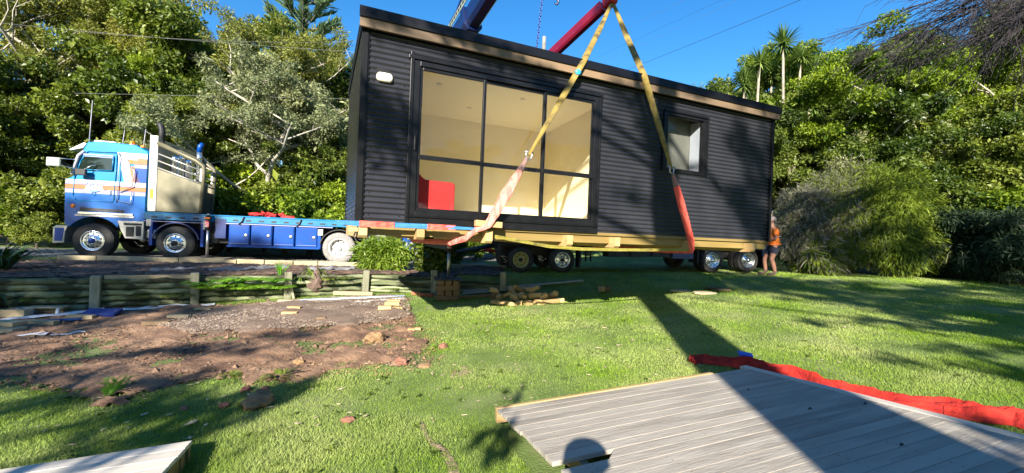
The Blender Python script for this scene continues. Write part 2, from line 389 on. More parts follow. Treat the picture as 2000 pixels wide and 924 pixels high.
def gpoly(px): return [(G(u, v).x, G(u, v).y) for u, v in px]
SOIL = gpoly([(-260, 640), (0, 612), (200, 602), (400, 598), (560, 588), (700, 580), (792, 578), (800, 600), (812, 640), (832, 672), (850, 705), (815, 722), (760, 718), (700, 712),
              (640, 722), (585, 735), (540, 752), (470, 742), (400, 745), (330, 755), (290, 775), (190, 792), (250, 770), (120, 770), (0, 758), (-300, 760)])
M_soil = mat('brown_soil', (.115, .062, .036), (.25, .145, .085), 2.5, rough=.95, c3=(.34, .205, .12), s3=1.1, t3=.5, w3=.25, bump=1.0, bscale=22, world=True)
def soilb(X, Y): return (vnoise(X, Y, 2, 5) - .4) * .06 + (vnoise(X, Y, 7, 6) - .5) * .05 + np.clip(vnoise(X, Y, 19, 7) - .45, 0, 1) * .05
tag(link('bare_soil_yard', sheet('bare_soil_yard', SOIL, M_soil, .05, .012, soilb, 9, .22)), kind='structure')
GRAV = gpoly([(300, 640), (430, 606), (560, 590), (700, 581), (790, 579), (800, 600), (800, 625), (700, 640), (560, 648), (440, 650), (360, 655)])
M_grav = mat('fine_gravel', (.15, .10, .07), (.28, .20, .145), 45, rough=.95, bump=1.0, bscale=90, world=True, c3=(.12, .075, .05), s3=2, t3=.48, w3=.25)
tag(link('gravel_pad', sheet('gravel_pad', GRAV, M_grav, .06, .06, lambda X, Y: (vnoise(X, Y, 2, 5) - .5) * .07 + (vnoise(X, Y, 16, 8) - .5) * .025, 21, .2)), kind='structure')
# the drive behind the edging
M_drive = mat('drive_gravel', (.13, .125, .115), (.24, .23, .215), 30, rough=.95, bump=.8, bscale=60, world=True, c3=(.08, .075, .06), s3=.7, t3=.52, w3=.2)
DR = [(-26, 9.5), (-12.3, 12.0), (-1.5, 14.6), (-.5, 14.9), (-.5, 19.2), (-8, 18.0), (-14, 16.0), (-26, 13.2)]
tag(link('gravel_driveway', sheet('gravel_driveway', DR, M_drive, .16, .02, lambda X, Y: (vnoise(X, Y, 2, 15) - .5) * .03, 31, .15)), kind='structure')
# mulch bed between retaining wall and edging
def wl(t):     # point on the wall line, t metres from the left end
    a = math.hypot(W1[0] - W0[0], W1[1] - W0[1])
    if t <= a: k = t / a; return (W0[0] + (W1[0] - W0[0]) * k, W0[1] + (W1[1] - W0[1]) * k)
    b = math.hypot(W2[0] - W1[0], W2[1] - W1[1]); k = (t - a) / b; return (W1[0] + (W2[0] - W1[0]) * k, W1[1] + (W2[1] - W1[1]) * k)
MUL = [(-12.5, 6.4), (-9.4, 8.05), (-3.8, 11.35), (-.2, 11.6), (-.3, 14.6), (-1.5, 14.3), (-11.8, 11.95), (-14, 11.0)]
M_mulch = mat('bark_mulch', (.035, .024, .017), (.11, .065, .042), 14, rough=.95, bump=1, bscale=40, world=True, c3=(.20, .13, .09), s3=22, t3=.6)
tag(link('mulch_bed', sheet('mulch_bed', MUL, M_mulch, .08, .03, lambda X, Y: (vnoise(X, Y, 3, 25) - .5) * .09 + (vnoise(X, Y, 13, 26) - .5) * .05, 41, .05)), kind='structure')

def scatter_chips(name, poly, n, size, m, seed, lift=.04, flat=.4, elong=1.0, label=None):
    r = np.random.RandomState(seed); P = np.array(poly); pts = []
    x0, y0 = P.min(0); x1, y1 = P.max(0)
    X = r.uniform(x0, x1, n * 3); Y = r.uniform(y0, y1, n * 3); k = in_poly(X, Y, poly); X = X[k][:n]; Y = Y[k][:n]; n = len(X)
    Z = ground(X, Y) + lift
    base = np.array([(1, 0, 0), (-1, 0, 0), (0, 1, 0), (0, -1, 0), (0, 0, 1), (0, 0, -1)], float)
    V = base[None] * r.uniform(.5, 1.3, (n, 6, 1)) * (size * np.exp(r.normal(0, .35, n)))[:, None, None]
    V[..., 2] *= flat; V[..., 0] *= elong
    a = r.uniform(0, 2 * PI, n); ca, sa = np.cos(a)[:, None], np.sin(a)[:, None]
    V = np.stack([V[..., 0] * ca - V[..., 1] * sa, V[..., 0] * sa + V[..., 1] * ca, V[..., 2]], -1) + np.stack([X, Y, Z], -1)[:, None]
    F = np.array([(0, 2, 4), (2, 1, 4), (1, 3, 4), (3, 0, 4), (2, 0, 5), (1, 2, 5), (3, 1, 5), (0, 3, 5)])
    T = (F[None] + np.arange(n)[:, None, None] * 6).reshape(-1, 3)
    o = link(name, np_mesh(name, V.reshape(-1, 3), tris=T, mat=m)); tag(o, label, None, None, 'stuff'); return o
M_peb = mat('pebble_mix', (.18, .13, .09), (.40, .32, .25), 9, rough=.9, world=True)
M_chip = mat('bark_chips', (.07, .04, .028), (.22, .14, .095), 12, rough=.9, world=True)
tag(scatter_chips('gravel_stones', GRAV, 9000, .013, M_peb, 4, .06 + .0), 'small brown and grey stones of the gravel pad below the retaining wall', 'gravel')
tag(scatter_chips('soil_crumbs', SOIL, 16000, .014, mat('soil_crumb', (.10, .06, .036), (.24, .15, .09), 9, rough=.95, world=True), 5, .02), 'loose crumbs of earth over the bare soil yard', 'soil')
tag(scatter_chips('soil_clods', SOIL, 900, .032, mat('soil_crumb', (.1, .06, .036)), 15, .02, .7), 'scattered clods over the bare soil yard', 'soil')
tag(scatter_chips('mulch_chips', MUL, 9000, .03, M_chip, 6, .04, .3, 2.2), 'bark chips and dead leaves on the bed above the wall', 'mulch')
tag(scatter_chips('drive_stones', [(-20, 10), (-12, 12.0), (-1.5, 14.6), (-1.5, 16), (-14, 14.5)], 4000, .02, mat('drive_stone', (.16, .16, .15), (.34, .33, .31), 9, rough=.9, world=True), 7, .025), 'grey stones on the gravel driveway', 'gravel')
CL = gpoly([(560, 742), (650, 700), (720, 690), (800, 640), (860, 640), (870, 715), (760, 735), (640, 745)])
tag(scatter_chips('clay_crumbs', CL, 420, .011, M_rock, 8, .02, .7), 'orange clay crumbs along the edge of lawn and soil', 'soil')

# ------------------------------------------------------------------ cabin
CP = aty(697, 434, 5.76); CYAW = math.radians(24.0)
cabin = empty('cabin', CP, (0, 0, CYAW), 'black corrugated steel cabin with big black framed windows, hanging from yellow slings above the lawn', 'cabin')
CM = Matrix.Translation(CP) @ Matrix.Rotation(CYAW, 4, 'Z')
def cw(x, y, z): return CM @ Vector((x, y, z))
def cab_px(u, v, off=0.0):
    """point on a plane parallel to the front wall seen at a pixel, world space"""
    ey = Vector((-math.sin(CYAW), math.cos(CYAW), 0)); d = ray(u, v)
    return CAMP + d * (((CP - CAMP).dot(ey) + off) / d.dot(ey))
CL_, CWD, CH = 8.33, 3.0, 2.64
def corr(name, x0, x1, z0, z1, y=0.0, amp=.0135, pitch=.0762, axis='x', parent=cabin):
    n = max(4, int((z1 - z0) / pitch * 8)); zz = [z0 + (z1 - z0) * i / n for i in range(n + 1)]
    mb = MB(); vs = []; fs = []
    for z in zz:
        o = -amp * math.cos(2 * PI * z / pitch) - amp
        if axis == 'x': vs += [(x0, y + o, z), (x1, y + o, z)]
        else: vs += [(y + o, x0, z), (y + o, x1, z)]
    for i in range(n): fs.append((2 * i, 2 * i + 1, 2 * i + 3, 2 * i + 2))
    mb.add(vs, fs, True); me = bpy.data.meshes.new(name); me.from_pydata(mb.v, [], mb.f); me.materials.append(M_clad)
    me.polygons.foreach_set('use_smooth', [True] * len(fs))
    return link(name, me, parent)
Z0 = .02
DX0, DX1, DZ0, DZ1 = .70, 3.84, .13, 2.335
WX0, WX1, WZ0, WZ1 = 5.31, 6.37, 1.22, 2.33
corr('cladding_sheet', .07, DX0 - .03, Z0, CH); corr('cladding_sheet', DX0 - .03, DX1 + .02, DZ1 + .02, CH)
corr('cladding_sheet', DX1 + .02, WX0, Z0, CH); corr('cladding_sheet', WX0, WX1, Z0, WZ0); corr('cladding_sheet', WX0, WX1, WZ1, CH); corr('cladding_sheet', WX1, CL_ - .05, Z0, CH)
corr('cladding_sheet', .05, CWD - .05, Z0, CH, 0, axis='y')
corr('cladding_sheet', .05, CWD - .05, Z0, CH, CL_ + .017, axis='y')
corr('cladding_sheet', .05, CL_ - .05, Z0, CH - .15, CWD + .017)
for x in (0.02, CL_ - .02):
    for y in (-.005, CWD + .005):
        MB().b2(x - .05, x + .05, y - .03, y + .03, 0, CH).b2(x - .03, x + .03, y - .05 if y < 1 else y - .02, y + .05 if y > 1 else y + .02, 0.001, CH - .001).build('corner_flashing', M_blk, cabin)
# screws along the flashing
m = MB()
for i in range(9): m.lathe([(0.0001, -.04), (.006, -.037), (.006, -.03)], 6, 'y', (.035, 0, .15 + i * .3))
m.build('screw', M_steel, cabin)['kind'] = 'stuff'
m = MB()
for zz_ in np.arange(.105, 2.6, .0762 * 4):
    for xx_ in (.14, .55, 4.05, 4.65, 5.22, 6.5, 7.1, 7.7, 8.2): m.lathe([(.0001, -.026), (.006, -.022), (.007, -.012)], 6, 'y', (xx_, 0, zz_ + .009))
m.build('cladding_screw', M_blk, cabin)['kind'] = 'stuff'
# base board in front under the door, and roof
MB().b2(DX0 - .05, DX1 + .05, -.05, .0, -.0, .125).build('sill_board', M_blk, cabin, bevel=.003)
MB().b2(-.0, CL_, -.012, .04, -.03, .018).build('bottom_plate', M_pine, cabin)
MB().b2(-.07, CL_ + .05, -.13, -.085, 2.60, 2.745).build('fascia_board', M_fascia, cabin, bevel=.003)
MB().b2(-.03, CL_ + .04, -.085, .0, 2.615, 2.66).b2(-.03, CL_ + .04, CWD, CWD + .09, 2.615, 2.66).build('soffit', M_blk, cabin)
MB().b2(-.05, CL_ + .07, -.15, CWD + .15, 2.75, 2.78).b2(-.08, CL_ + .07, -.155, -.132, 2.725, 2.86).b2(-.045, -.035, -.10, CWD + .13, 2.62, 2.855).b2(CL_ + .052, CL_ + .075, -.13, CWD + .13, 2.62, 2.855).b2(-.05, CL_ + .07, CWD + .11, CWD + .15, 2.60, 2.75).build('roof', M_roof, cabin)
# walls with thickness, openings
def wallbox(name, parts, m_):
    mb = MB()
    for p in parts: mb.b2(*p)
    return mb.build(name, m_, cabin)
yi0, yi1 = .012, .13
wallbox('inner_wall', [(.05, DX0, yi0, yi1, .0, 2.62), (DX1, WX0, yi0, yi1, .0, 2.62), (WX1, CL_ - .05, yi0, yi1, 0, 2.62), (DX0 + .001, DX1 - .001, yi0, yi1, DZ1 + .02, 2.62), (WX0 + .001, WX1 - .001, yi0, yi1, 0, WZ0), (WX0 + .001, WX1 - .001, yi0, yi1, WZ1, 2.62)], M_plaster)
wallbox('inner_wall', [(.022, .05, .03, CWD - .03, 0, 2.6)], M_plaster); wallbox('inner_wall', [(CL_ - .05, CL_ - .03, .03, CWD - .03, 0, 2.6)], M_plaster)
wallbox('inner_wall', [(.05, CL_ - .05, CWD - .1, CWD - .01, 0, 2.6)], M_plaster)
wallbox('partition_wall', [(4.42, 4.52, .131, CWD - .101, .2, 2.58)], M_plaster)
wallbox('floor', [(.05, CL_ - .05, .131, CWD - .101, .03, .2)], mat('interior_floor', (.80, .73, .60), (.84, .78, .66), 4, (.2, 1, 1), rough=.5))
M_lens = mat('lamp_lens_off', (.75, .70, .6), rough=.3)
# ceiling rises slightly towards the front
mb = MB(); cz = lambda y: 2.56 - .055 * y
mb.add([(x, y, cz(y) + dz) for dz in (0, .04) for x in (.051, CL_ - .051) for y in (.131, CWD - .101)], [(0, 1, 3, 2), (4, 6, 7, 5), (0, 2, 6, 4), (1, 5, 7, 3), (0, 4, 5, 1), (2, 3, 7, 6)])
ceil = mb.build('ceiling', M_plaster, cabin)
for (x, y) in ((1.35, 1.2), (2.95, 1.2), (1.35, .45), (2.95, .45), (2.2, 2.1)):
    dl_ = MB().lathe([(.040, -.004), (.052, -.010), (.056, -.004), (.056, .01)], 16, 'z', (x, y, cz(y) - .003)).build('downlight', M_plaster, ceil); MB().lathe([(.0001, 0), (.0395, 0)], 16, 'z', (x, y, cz(y) - .009)).build('lamp_lens', M_lens, ceil)
# sliding door joinery
fr = MB(); yf0, yf1 = -.045, .055
fr.b2(DX0 - .025, DX0 + .065, yf0, yf1, DZ0, DZ1).b2(DX1 - .09, DX1, yf0, yf1, DZ0, DZ1).b2(DX0 + .065, DX1 - .09, yf0, yf1, DZ1 - .075, DZ1).b2(DX0 + .065, DX1 - .09, yf0, yf1, DZ0, DZ0 + .07)
door = fr.build('window_frame', M_blk, cabin, bevel=.004, label='black frame of the wide six pane window')
def bars(x0, x1, z0, z1, y, nm='sash', t=.035, w_=.045, par=None):
    b = MB(); b.b2(x0, x0 + w_, y - t / 2, y + t / 2, z0, z1).b2(x1 - w_, x1, y - t / 2, y + t / 2, z0, z1).b2(x0 + w_, x1 - w_, y - t / 2, y + t / 2, z1 - w_, z1).b2(x0 + w_, x1 - w_, y - t / 2, y + t / 2, z0, z0 + w_)
    return b.build(nm, M_blk, par or door, bevel=.003)
gx = [DX0 + .065, 1.76, 2.80, DX1 - .09]; zb, zm, zt = DZ0 + .07, .975, DZ1 - .075
for i in range(3):
    xa, xb = gx[i], gx[i + 1]; y = -.005 if i != 1 else .022
    bars(xa - (.0 if i == 0 else .02), xb + (.02 if i < 2 else 0), zb, zt, y)
    MB().b2(xa + .03, xb - .03, y - .02, y + .02, zm - .032, zm + .032).build('transom', M_blk, door, bevel=.003)
    for za, zc in ((zb + .04, zm - .03), (zm + .03, zt - .04)):
        MB().b2(xa + .02, xb - .02, y - .004, y + .004, za, zc).build('glass_pane', GLASS, door)
MB().b2(gx[3] - .97, gx[3] + .01, -.055, -.025, zm - .045, zm + .02).build('awning_sash_rail', M_blk, door, bevel=.003)
MB().b2(DX0 + .012, DX0 + .045, -.075, -.045, 1.05, 1.27).build('door_handle', M_blk, door, bevel=.008)
# flashings round the joinery
MB().b2(DX0 - .075, DX0 - .026, -.065, -.02, .0, DZ1 + .10).build('jamb_flashing', M_blk, cabin, bevel=.004)
MB().b2(DX0 - .10, DX1 + .05, -.07, -.015, DZ1 + .002, DZ1 + .055).build('head_flashing', M_blk, cabin, bevel=.004)
MB().b2(DX1 + .001, DX1 + .045, -.06, -.02, DZ0, DZ1).build('jamb_flashing', M_blk, cabin, bevel=.004)
MB().b2(DX0 - .06, DX1 + .03, -.075, .0, DZ0 - .018, DZ0 - .002).build('sill_flashing', M_blk, cabin, bevel=.002)
# small window
fw = MB(); fw.b2(WX0, WX0 + .07, yf0, yf1, WZ0 + .06, WZ1 - .05).b2(WX1 - .07, WX1, yf0, yf1, WZ0 + .06, WZ1 - .05).b2(WX0, WX1, yf0, yf1, WZ1 - .05, WZ1).b2(WX0, WX1, yf0, yf1, WZ0, WZ0 + .06)
w2_ = fw.build('window_frame', M_blk, cabin, bevel=.004, label='black frame of the small square window')
bars(WX0 + .07, WX1 - .07, WZ0 + .06, WZ1 - .05, .0, par=w2_, w_=.018)
MB().b2(WX0 + .09, WX1 - .09, -.004, .004, WZ0 + .08, WZ1 - .07).build('glass_pane', GLASS, w2_)
MB().b2(WX0 - .02, WX1 + .03, -.07, -.02, WZ1 + .002, WZ1 + .045).build('head_flashing', M_blk, cabin, bevel=.003)
MB().b2(WX0 - .04, WX0 - .001, -.06, -.018, WZ0, WZ1).build('jamb_flashing', M_blk, cabin, bevel=.003); MB().b2(WX1 + .001, WX1 + .04, -.06, -.018, WZ0, WZ1).build('jamb_flashing', M_blk, cabin, bevel=.003)
wallbox('bathroom_lining', [(4.6, 8.2, .34, .37, .2, 2.5)], mat('grey_beige_lining', (.12, .112, .095), (.17, .16, .135), 2, rough=.6)); wallbox('window_reveal', [(6.325, 6.345, .058, .33, WZ0 + .02, WZ1 - .02)], M_white)
# oval wall light
rr = []
for k in range(24):
    q = 2 * PI * k / 24; x = math.copysign(.055, math.cos(q)) * (abs(math.cos(q)) > 1e-6) + .055 * math.cos(q); rr.append((x, .062 * math.sin(q)))
lm = MB(); base = [(a * 1.0, b) for a, b in rr]
for sc_, yy in ((1.0, -.02), (1.0, -.05), (.86, -.066), (.5, -.072)):
    lm.v += [(.282 + a * sc_, yy, 2.004 + b * sc_) for a, b in base]
for k in range(3):
    for j in range(24): lm.f.append((k * 24 + j, k * 24 + (j + 1) % 24, (k + 1) * 24 + (j + 1) % 24, (k + 1) * 24 + j)); lm.s.append(True)
lm.f.append(tuple(range(72, 96))); lm.s.append(True)
lm.build('wall_light', mat('ivory_lamp', (.80, .74, .56), rough=.4), cabin)
# floor structure
for y in (.07, 1.5, 2.93):
    MB().b2(.02, CL_ - .02, y - .045, y + .045, -.165, -.031).build('floor_beam', M_pine, cabin, bevel=.003)
be = MB().b2(-.055, .055, -.14, CWD + .14, -.235, -.045).mesh('bearer', M_pine_end)
bv = None
for x, dz in ((.07, .03), (.84, .03), (1.87, .01), (3.29, 0), (4.25, 0), (5.97, .0), (7.70, 0)):
    bme = MB()
    bme.prism([(-.14, -.05), (-.14, -.20), (-.10, -.235), (CWD + .1, -.235), (CWD + .14, -.2), (CWD + .14, -.05)], -.055, .055, 'yz')
    bme.b2(-.055, .055, .0, .02, -.05, -.05001)
    o = bme.build('bearer', M_pine_end, cabin, loc=(x, 0, dz), bevel=.003)
MB().box((-.05, .0, -.10), (.12, .3, .05)).build('joist_hanger_block', M_pine_end, cabin)

# things inside and round the cabin
def rot_obj(o, loc): o.location = loc; return o
sofa = empty('sofa_back', cw(.0, 0, 0), (0, 0, CYAW), 'red padded sofa back seen through the lower left pane of the cabin window', 'sofa')
sm = MB(); sm.prism([(.80, .2), (1.44, .2), (1.44, .66), (1.40, .69), (.98, .70), (.93, .73), (.86, .80), (.80, .82)], .30, .48, 'xz'); sm.build('backrest', M_red, sofa, bevel=.02)
MB().b2(.80, 1.40, .485, 1.1, .2, .42).build('seat', M_red, sofa, bevel=.03)
pk = MB().b2(0, .42, 0, .09, 0, .09).build('timber_packer', M_rim, None, cw(1.63, -.21, .025), (math.radians(-3), math.radians(2), CYAW), bevel=.004)
tag(pk, 'short timber packer wedged under the pink sling at the cabin sill', 'timber block')

# ------------------------------------------------------------------ slings
def ribbon(name, pts, widths, m_, thick=.007, facing=None, wob=.0, sub=5, seed=0, parent=None, cup=0.0):
    """webbing strap: a thin cupped band along pts, flat side turned to `facing`"""
    pts = [Vector(p) for p in pts]; r = random.Random(seed); P = []; Wd = []
    for i in range(len(pts) - 1):
        for k in range(sub):
            t = k / sub; P.append(pts[i].lerp(pts[i + 1], t)); Wd.append(widths[i] * (1 - t) + widths[i + 1] * t)
    P.append(pts[-1]); Wd.append(widths[-1])
    f = Vector(facing) if facing else Vector((0, -1, 0)); mb = MB(); nn = 7; rings = []
    for i, p in enumerate(P):
        t = (P[min(i + 1, len(P) - 1)] - P[max(i - 1, 0)]).normalized(); side = t.cross(f).normalized(); nrm = side.cross(t).normalized()
        ring = []
        for s in (0, 1):
            for k in range(nn):
                a = (k / (nn - 1) - .5) * (1 if s == 0 else -1); cu = cup * (1 - (2 * a) ** 2)
                ring.append(p + side * a * Wd[i] + nrm * (cu + (thick / 2 if s == 0 else -thick / 2) + math.sin(i * 1.3 + a * 9 + seed) * wob))
        rings.append(ring)
    n = 2 * nn; base = len(mb.v)
    for rg in rings: mb.v += [tuple(q) for q in rg]
    for i in range(len(rings) - 1):
        for k in range(n): mb.f.append((i * n + k, i * n + (k + 1) % n, (i + 1) * n + (k + 1) % n, (i + 1) * n + k)); mb.s.append(False)
    mb.f.append(tuple(range(n))[::-1]); mb.s.append(False); mb.f.append(tuple((len(rings) - 1) * n + k for k in range(n))); mb.s.append(False)
    return mb.build(name, m_, parent)
APEX = aty(1196, 8, 8.8)
def sling(E, S, B, under, label, seed, pinkm, plabel, bw):
    y = ribbon('yellow_sling', [APEX + Vector((0, 0, .05)), APEX.lerp(E, .5), E, E.lerp(S, .5), S], [.06, .105, .11, .10, .05], M_yel, .012, (-.3, -1, .3), .004, 6, seed, cup=.02)
    tag(y, label, 'lifting sling', 'lifting slings holding the cabin')
    sh = empty('shackle', S, (0, 0, CYAW), 'steel shackle joining ' + plabel, 'shackle', 'shackles between the slings')
    b = MB()
    b.tube([(-.045, 0, .05), (-.05, 0, .0), (-.04, 0, -.05), (0, 0, -.075), (.04, 0, -.05), (.05, 0, 0), (.045, 0, .05)], .012, 8); b.build('bow', M_steel, sh)
    MB().tube([(-.075, 0, .045), (.075, 0, .045)], .014, 8).build('pin', M_steel, sh)
    S2 = S + (B - S).normalized() * .06
    l = [S2, S2.lerp(B, .12), S2.lerp(B, .22), S2.lerp(B, .5), S2.lerp(B, .85), B] + under
    p = ribbon('red_sling', l, [.05, .075, .11, .17 * bw, .15 * bw, .12] + [.09] * len(under), pinkm, .014, (-.3, -1, .3), .007, 6, seed + 3, cup=.03)
    tag(p, plabel.replace('the ', '', 1) if False else plabel[0:1].upper()[0:0] + plabel, 'lifting sling', 'lifting slings holding the cabin')
    ribbon('worn_end', [(S2), S2.lerp(B, .09), S2.lerp(B, .19)], [.055, .08, .105], M_worn, .018, (-.3, -1, .3), .004, 5, seed + 3, cup=.03, parent=None).parent = p
    return p
M_worn = mat('worn_grey_sling', (.13, .10, .09), (.28, .17, .15), 18, rough=.9)
E1, S1, B1 = cab_px(1139, 121, -.17), cab_px(1033, 303, -.26), cab_px(953, 440, -.20)
s1 = sling(E1, S1, B1, [cw(1.63, -.16, -.04), cw(1.50, -.12, -.17), cw(1.36, .15, -.24), cw(1.3, 1.6, -.26), cw(1.3, 2.9, -.26)], 'worn yellow sling running down left from the red boom tip across the big window', 1, M_pink,
    'faded pink round sling wrapped under the cabin beside the big window', 1.0)
s1['label'] = 'faded pink sling below the shackle, wrapped under the cabin beside the timber packer'
E2, S2_, B2 = cab_px(1258, 148, -.17), cab_px(1312, 331, -.26), cab_px(1350, 470, -.18)
s2 = sling(E2, S2_, B2, [cw(5.98, -.15, -.25), cw(5.95, .3, -.27), cw(5.9, 1.5, -.28), cw(5.9, 2.9, -.27)], 'worn yellow sling running down right from the red boom tip past the small window', 7, M_redsl,
    'bright red sling', .78)
s2['label'] = 'bright red sling hanging below the small window down to the last but one bearer'
for o in bpy.data.objects:
    if o.name == 'shackle': o['label'] = 'steel shackle joining yellow and pink slings in front of the big window'
    if o.name == 'shackle.001': o['label'] = 'steel shackle joining yellow and red slings below the small window'
# blue clip on the left sling
bc = MB().lathe([(.001, -.02), (.045, -.02), (.05, 0), (.045, .02), (.001, .02)], 12, 'y').build('edge_clip', mat('light_blue_plastic', (.05, .45, .75), rough=.4), None, cab_px(1129, 141, -.215), (0, 0, CYAW))
tag(bc, 'round light blue clip on the left yellow sling at the roof edge', 'clip')
# flat yellow strap sagging below the bearers
yb = [cw(1.95, -.17, -.12), cw(2.3, -.17, -.165), cw(2.9, -.17, -.245), cw(3.5, -.18, -.27), cw(4.25, -.18, -.265), cw(5.0, -.17, -.25), cw(5.9, -.16, -.23)]
tag(ribbon('yellow_strap', yb, [.05] * 7, M_yel2, .008, (-.3, -1, .1), .004, 5, 3), 'long yellow strap sagging along the cabin underside between the two slings', 'strap')
# blue strap with red sleeves along the bottom left edge
bs = empty('blue_strap', CP, (0, 0, CYAW), 'blue strap with red sleeves stretched along the lower left edge of the cabin', 'strap')
M_bstr = mat('blue_webbing', (.03, .16, .36), (.05, .22, .45), 20, rough=.8)
ribbon('webbing', [Vector((-.25, .5, .0)), Vector((.0, -.145, -.02)), Vector((.9, -.15, -.015)), Vector((1.75, -.19, -.02))], [.05, .07, .065, .03], M_bstr, .006, (0, -1, 0), .002, 5, 2, parent=bs)
for x0, x1 in ((.02, .47), (.93, 1.33)):
    ribbon('sleeve', [Vector((x0, -.152, -.02)), Vector(((x0 + x1) / 2, -.158, -.02)), Vector((x1, -.16, -.018))], [.08, .078, .074], M_redsl, .02, (0, -1, 0), .003, 5, 4, parent=bs)

# ------------------------------------------------------------------ crane (column behind the cabin), red boom, chain, hook
crane = empty('loader_crane', aty(835, 470, 14.9) * 1.0, (0, 0, 0), 'loader crane with dark blue boom rising from behind the cabin roof', 'crane')
cb = crane.location.copy(); cb.z = 1.9; crane.location = cb
MB().tube([(0, 0, -.1), (0, 0, .8)], [.45, .4], 12).b2(-.35, .35, -.35, .35, .0, .5).build('base', M_boom, crane, bevel=.02)
MB().tube([(0, 0, .5), (0, 0, 2.6), (aty(846, 160, 13.4) - crane.location)], [.28, .24, .2], 10).build('column', M_boom, crane)
def boom(a, b, w0, h0, up=Vector((0, 0, 1))):
    """box beam between two points as (matrix, length)"""
    d = (b - a); L = d.length; d.normalize(); s = d.cross(up).normalized(); u = s.cross(d)
    return Matrix(((d.x, s.x, u.x), (d.y, s.y, u.y), (d.z, s.z, u.z))), L
b0 = aty(846, 160, 13.4); b1 = aty(984, -58, 9.6); top = b0
R, L = boom(b0, b1, .3, .4)
mid = b0.lerp(b1, .5)
def beam_part(name, a, b, wd, ht, m_, off=(0, 0), parent=crane, bev=.02, sh=None, R_=None):
    R0, L0 = boom(a, b, wd, ht); mb = MB()
    pr = sh or [(-wd / 2, -ht * .3), (-wd * .3, -ht / 2), (wd * .3, -ht / 2), (wd / 2, -ht * .3), (wd / 2, ht * .45), (wd * .45, ht / 2), (-wd * .45, ht / 2), (-wd / 2, ht * .45)]
    vs = [R0 @ Vector((x, p[0] + off[0], p[1] + off[1])) + a for x in (0, L0) for p in pr]; n = len(pr)
    if parent: vs = [v - parent.location for v in vs]
    mb.add(vs, [tuple(range(n))[::-1], tuple(range(n, 2 * n))] + [(i, (i + 1) % n, n + (i + 1) % n, n + i) for i in range(n)])
    return mb.build(name, m_, parent, bevel=bev)
beam_part('main_boom', b0, b0.lerp(b1, .62), .46, .58, M_boom)
beam_part('inner_boom', b0.lerp(b1, .55), b1, .40, .50, M_boom)
beam_part('boom_collar', b0.lerp(b1, .60), b0.lerp(b1, .64), .52, .64, M_boom, bev=.01)
# perforated hose rail beside the boom
rl = beam_part('hose_rail', b0.lerp(b1, .1), b0.lerp(b1, .93), .03, .15, M_lime, (.24, .40), bev=0)
hm = MB()
for i in range(26):
    t = .12 + i * .031; p = b0.lerp(b1, t); pc = R @ Vector((0, .24, .40)) + p - crane.location
    ax = R @ Vector((0, 1, 0)); xx = R @ Vector((1, 0, 0)); zz_ = R @ Vector((0, 0, 1)); vs = []
    for s in (-.02, .02):
        for k in range(10):
            q = 2 * PI * k / 10; vs.append(pc + ax * s + xx * math.cos(q) * .06 + zz_ * math.sin(q) * .042)
    hm.add(vs, [tuple(range(10)), tuple(range(19, 9, -1))] + [(k, (k + 1) % 10, 10 + (k + 1) % 10, 10 + k) for k in range(10)])
hm.build('rail_hole', M_dark, crane)['kind'] = 'stuff'
hs = [b0.lerp(b1, t) + R @ Vector((0, .24, .40 + .10 + .17 * math.sin(min(1, max(0, (t - .55) / .3)) * PI))) - crane.location for t in [i / 40 for i in range(18, 40)]]
MB().tube(hs, .022, 8).build('hose', M_bluet, crane)
MB().tube([q + Vector((.03, .02, -.03)) for q in hs], .018, 8).build('hose', M_cable, crane)

rb = empty('red_boom', (top.x + .5, top.y - .2, top.z - .2), (0, 0, 0), 'red telescopic crane boom whose tip carries the two yellow slings', 'crane boom')
ra, rz = rb.location.copy(), aty(1190, 2, 8.8)
rz0 = aty(1080, 106, 10.0); ddir = (rz - rz0).normalized(); ra = rz - ddir * 6.2
if ra.z < 4.6: ra = rz - ddir * ((rz.z - 4.6) / ddir.z)
rb.location = ra
beam_part('outer_section', ra, rz.lerp(ra, .42), .23, .27, M_rboom, parent=rb, bev=.01)
beam_part('section_collar', rz.lerp(ra, .40), rz.lerp(ra, .44), .27, .31, M_rboom, parent=rb, bev=.01)
beam_part('middle_section', rz.lerp(ra, .41), rz.lerp(ra, .03), .19, .22, M_rboom, parent=rb, bev=.01)
hd = MB(); hd.box(rz - ra + Vector((0, 0, .02)), (.26, .2, .30), R, .03); hd.build('boom_head', M_redp, rb)
MB().tube([APEX - ra + Vector((-.1, 0, .08)), APEX - ra + Vector((.1, 0, .08))], .05, 12).build('load_pin', M_steel, rb)
pm = MB()
for t in (.12, .2, .3, .36): pm.tube([rz.lerp(ra, t) - ra + Vector((0, -.14, 0)), rz.lerp(ra, t) - ra + Vector((0, -.09, 0))], .014, 8)
pm.build('pin_hole', M_dark, rb)['kind'] = 'stuff'
# chain hanging behind the roof
ch = empty('lifting_chain', aty(1062, -30, 9.8), (0, 0, 0), 'blue steel chain hanging slack behind the cabin roof', 'chain')
ca, cb_ = aty(1062, -30, 9.8), aty(1044, 130, 9.8); Lc = (cb_ - ca).length; nl = int(Lc / .062)
lk = MB(); ring = [(math.cos(q) * .022, 0, math.sin(q) * .022 + (.022 if math.sin(q) > 0 else -.022)) for q in [2 * PI * k / 12 for k in range(13)]]
lk.tube(ring, .0085, 6, caps=False); lme = lk.mesh('chain_link', mat('blue_chain', (.02, .06, .22), (.05, .1, .28), 9, rough=.4, metal=.5))
for i in range(nl):
    o = link('chain_link', lme, ch, (cb_ - ca) * (i / nl), (0, math.radians(6), (PI / 2) * (i % 2) + .4))
hk = empty('crane_hook', aty(1087, 0, 9.6), (0, 0, 0), 'small blue steel hook hanging just left of the red boom tip', 'hook')
MB().tube([(0, 0, .25), (0, 0, .03)], .02, 8).build('hook_rope', M_steel, hk)
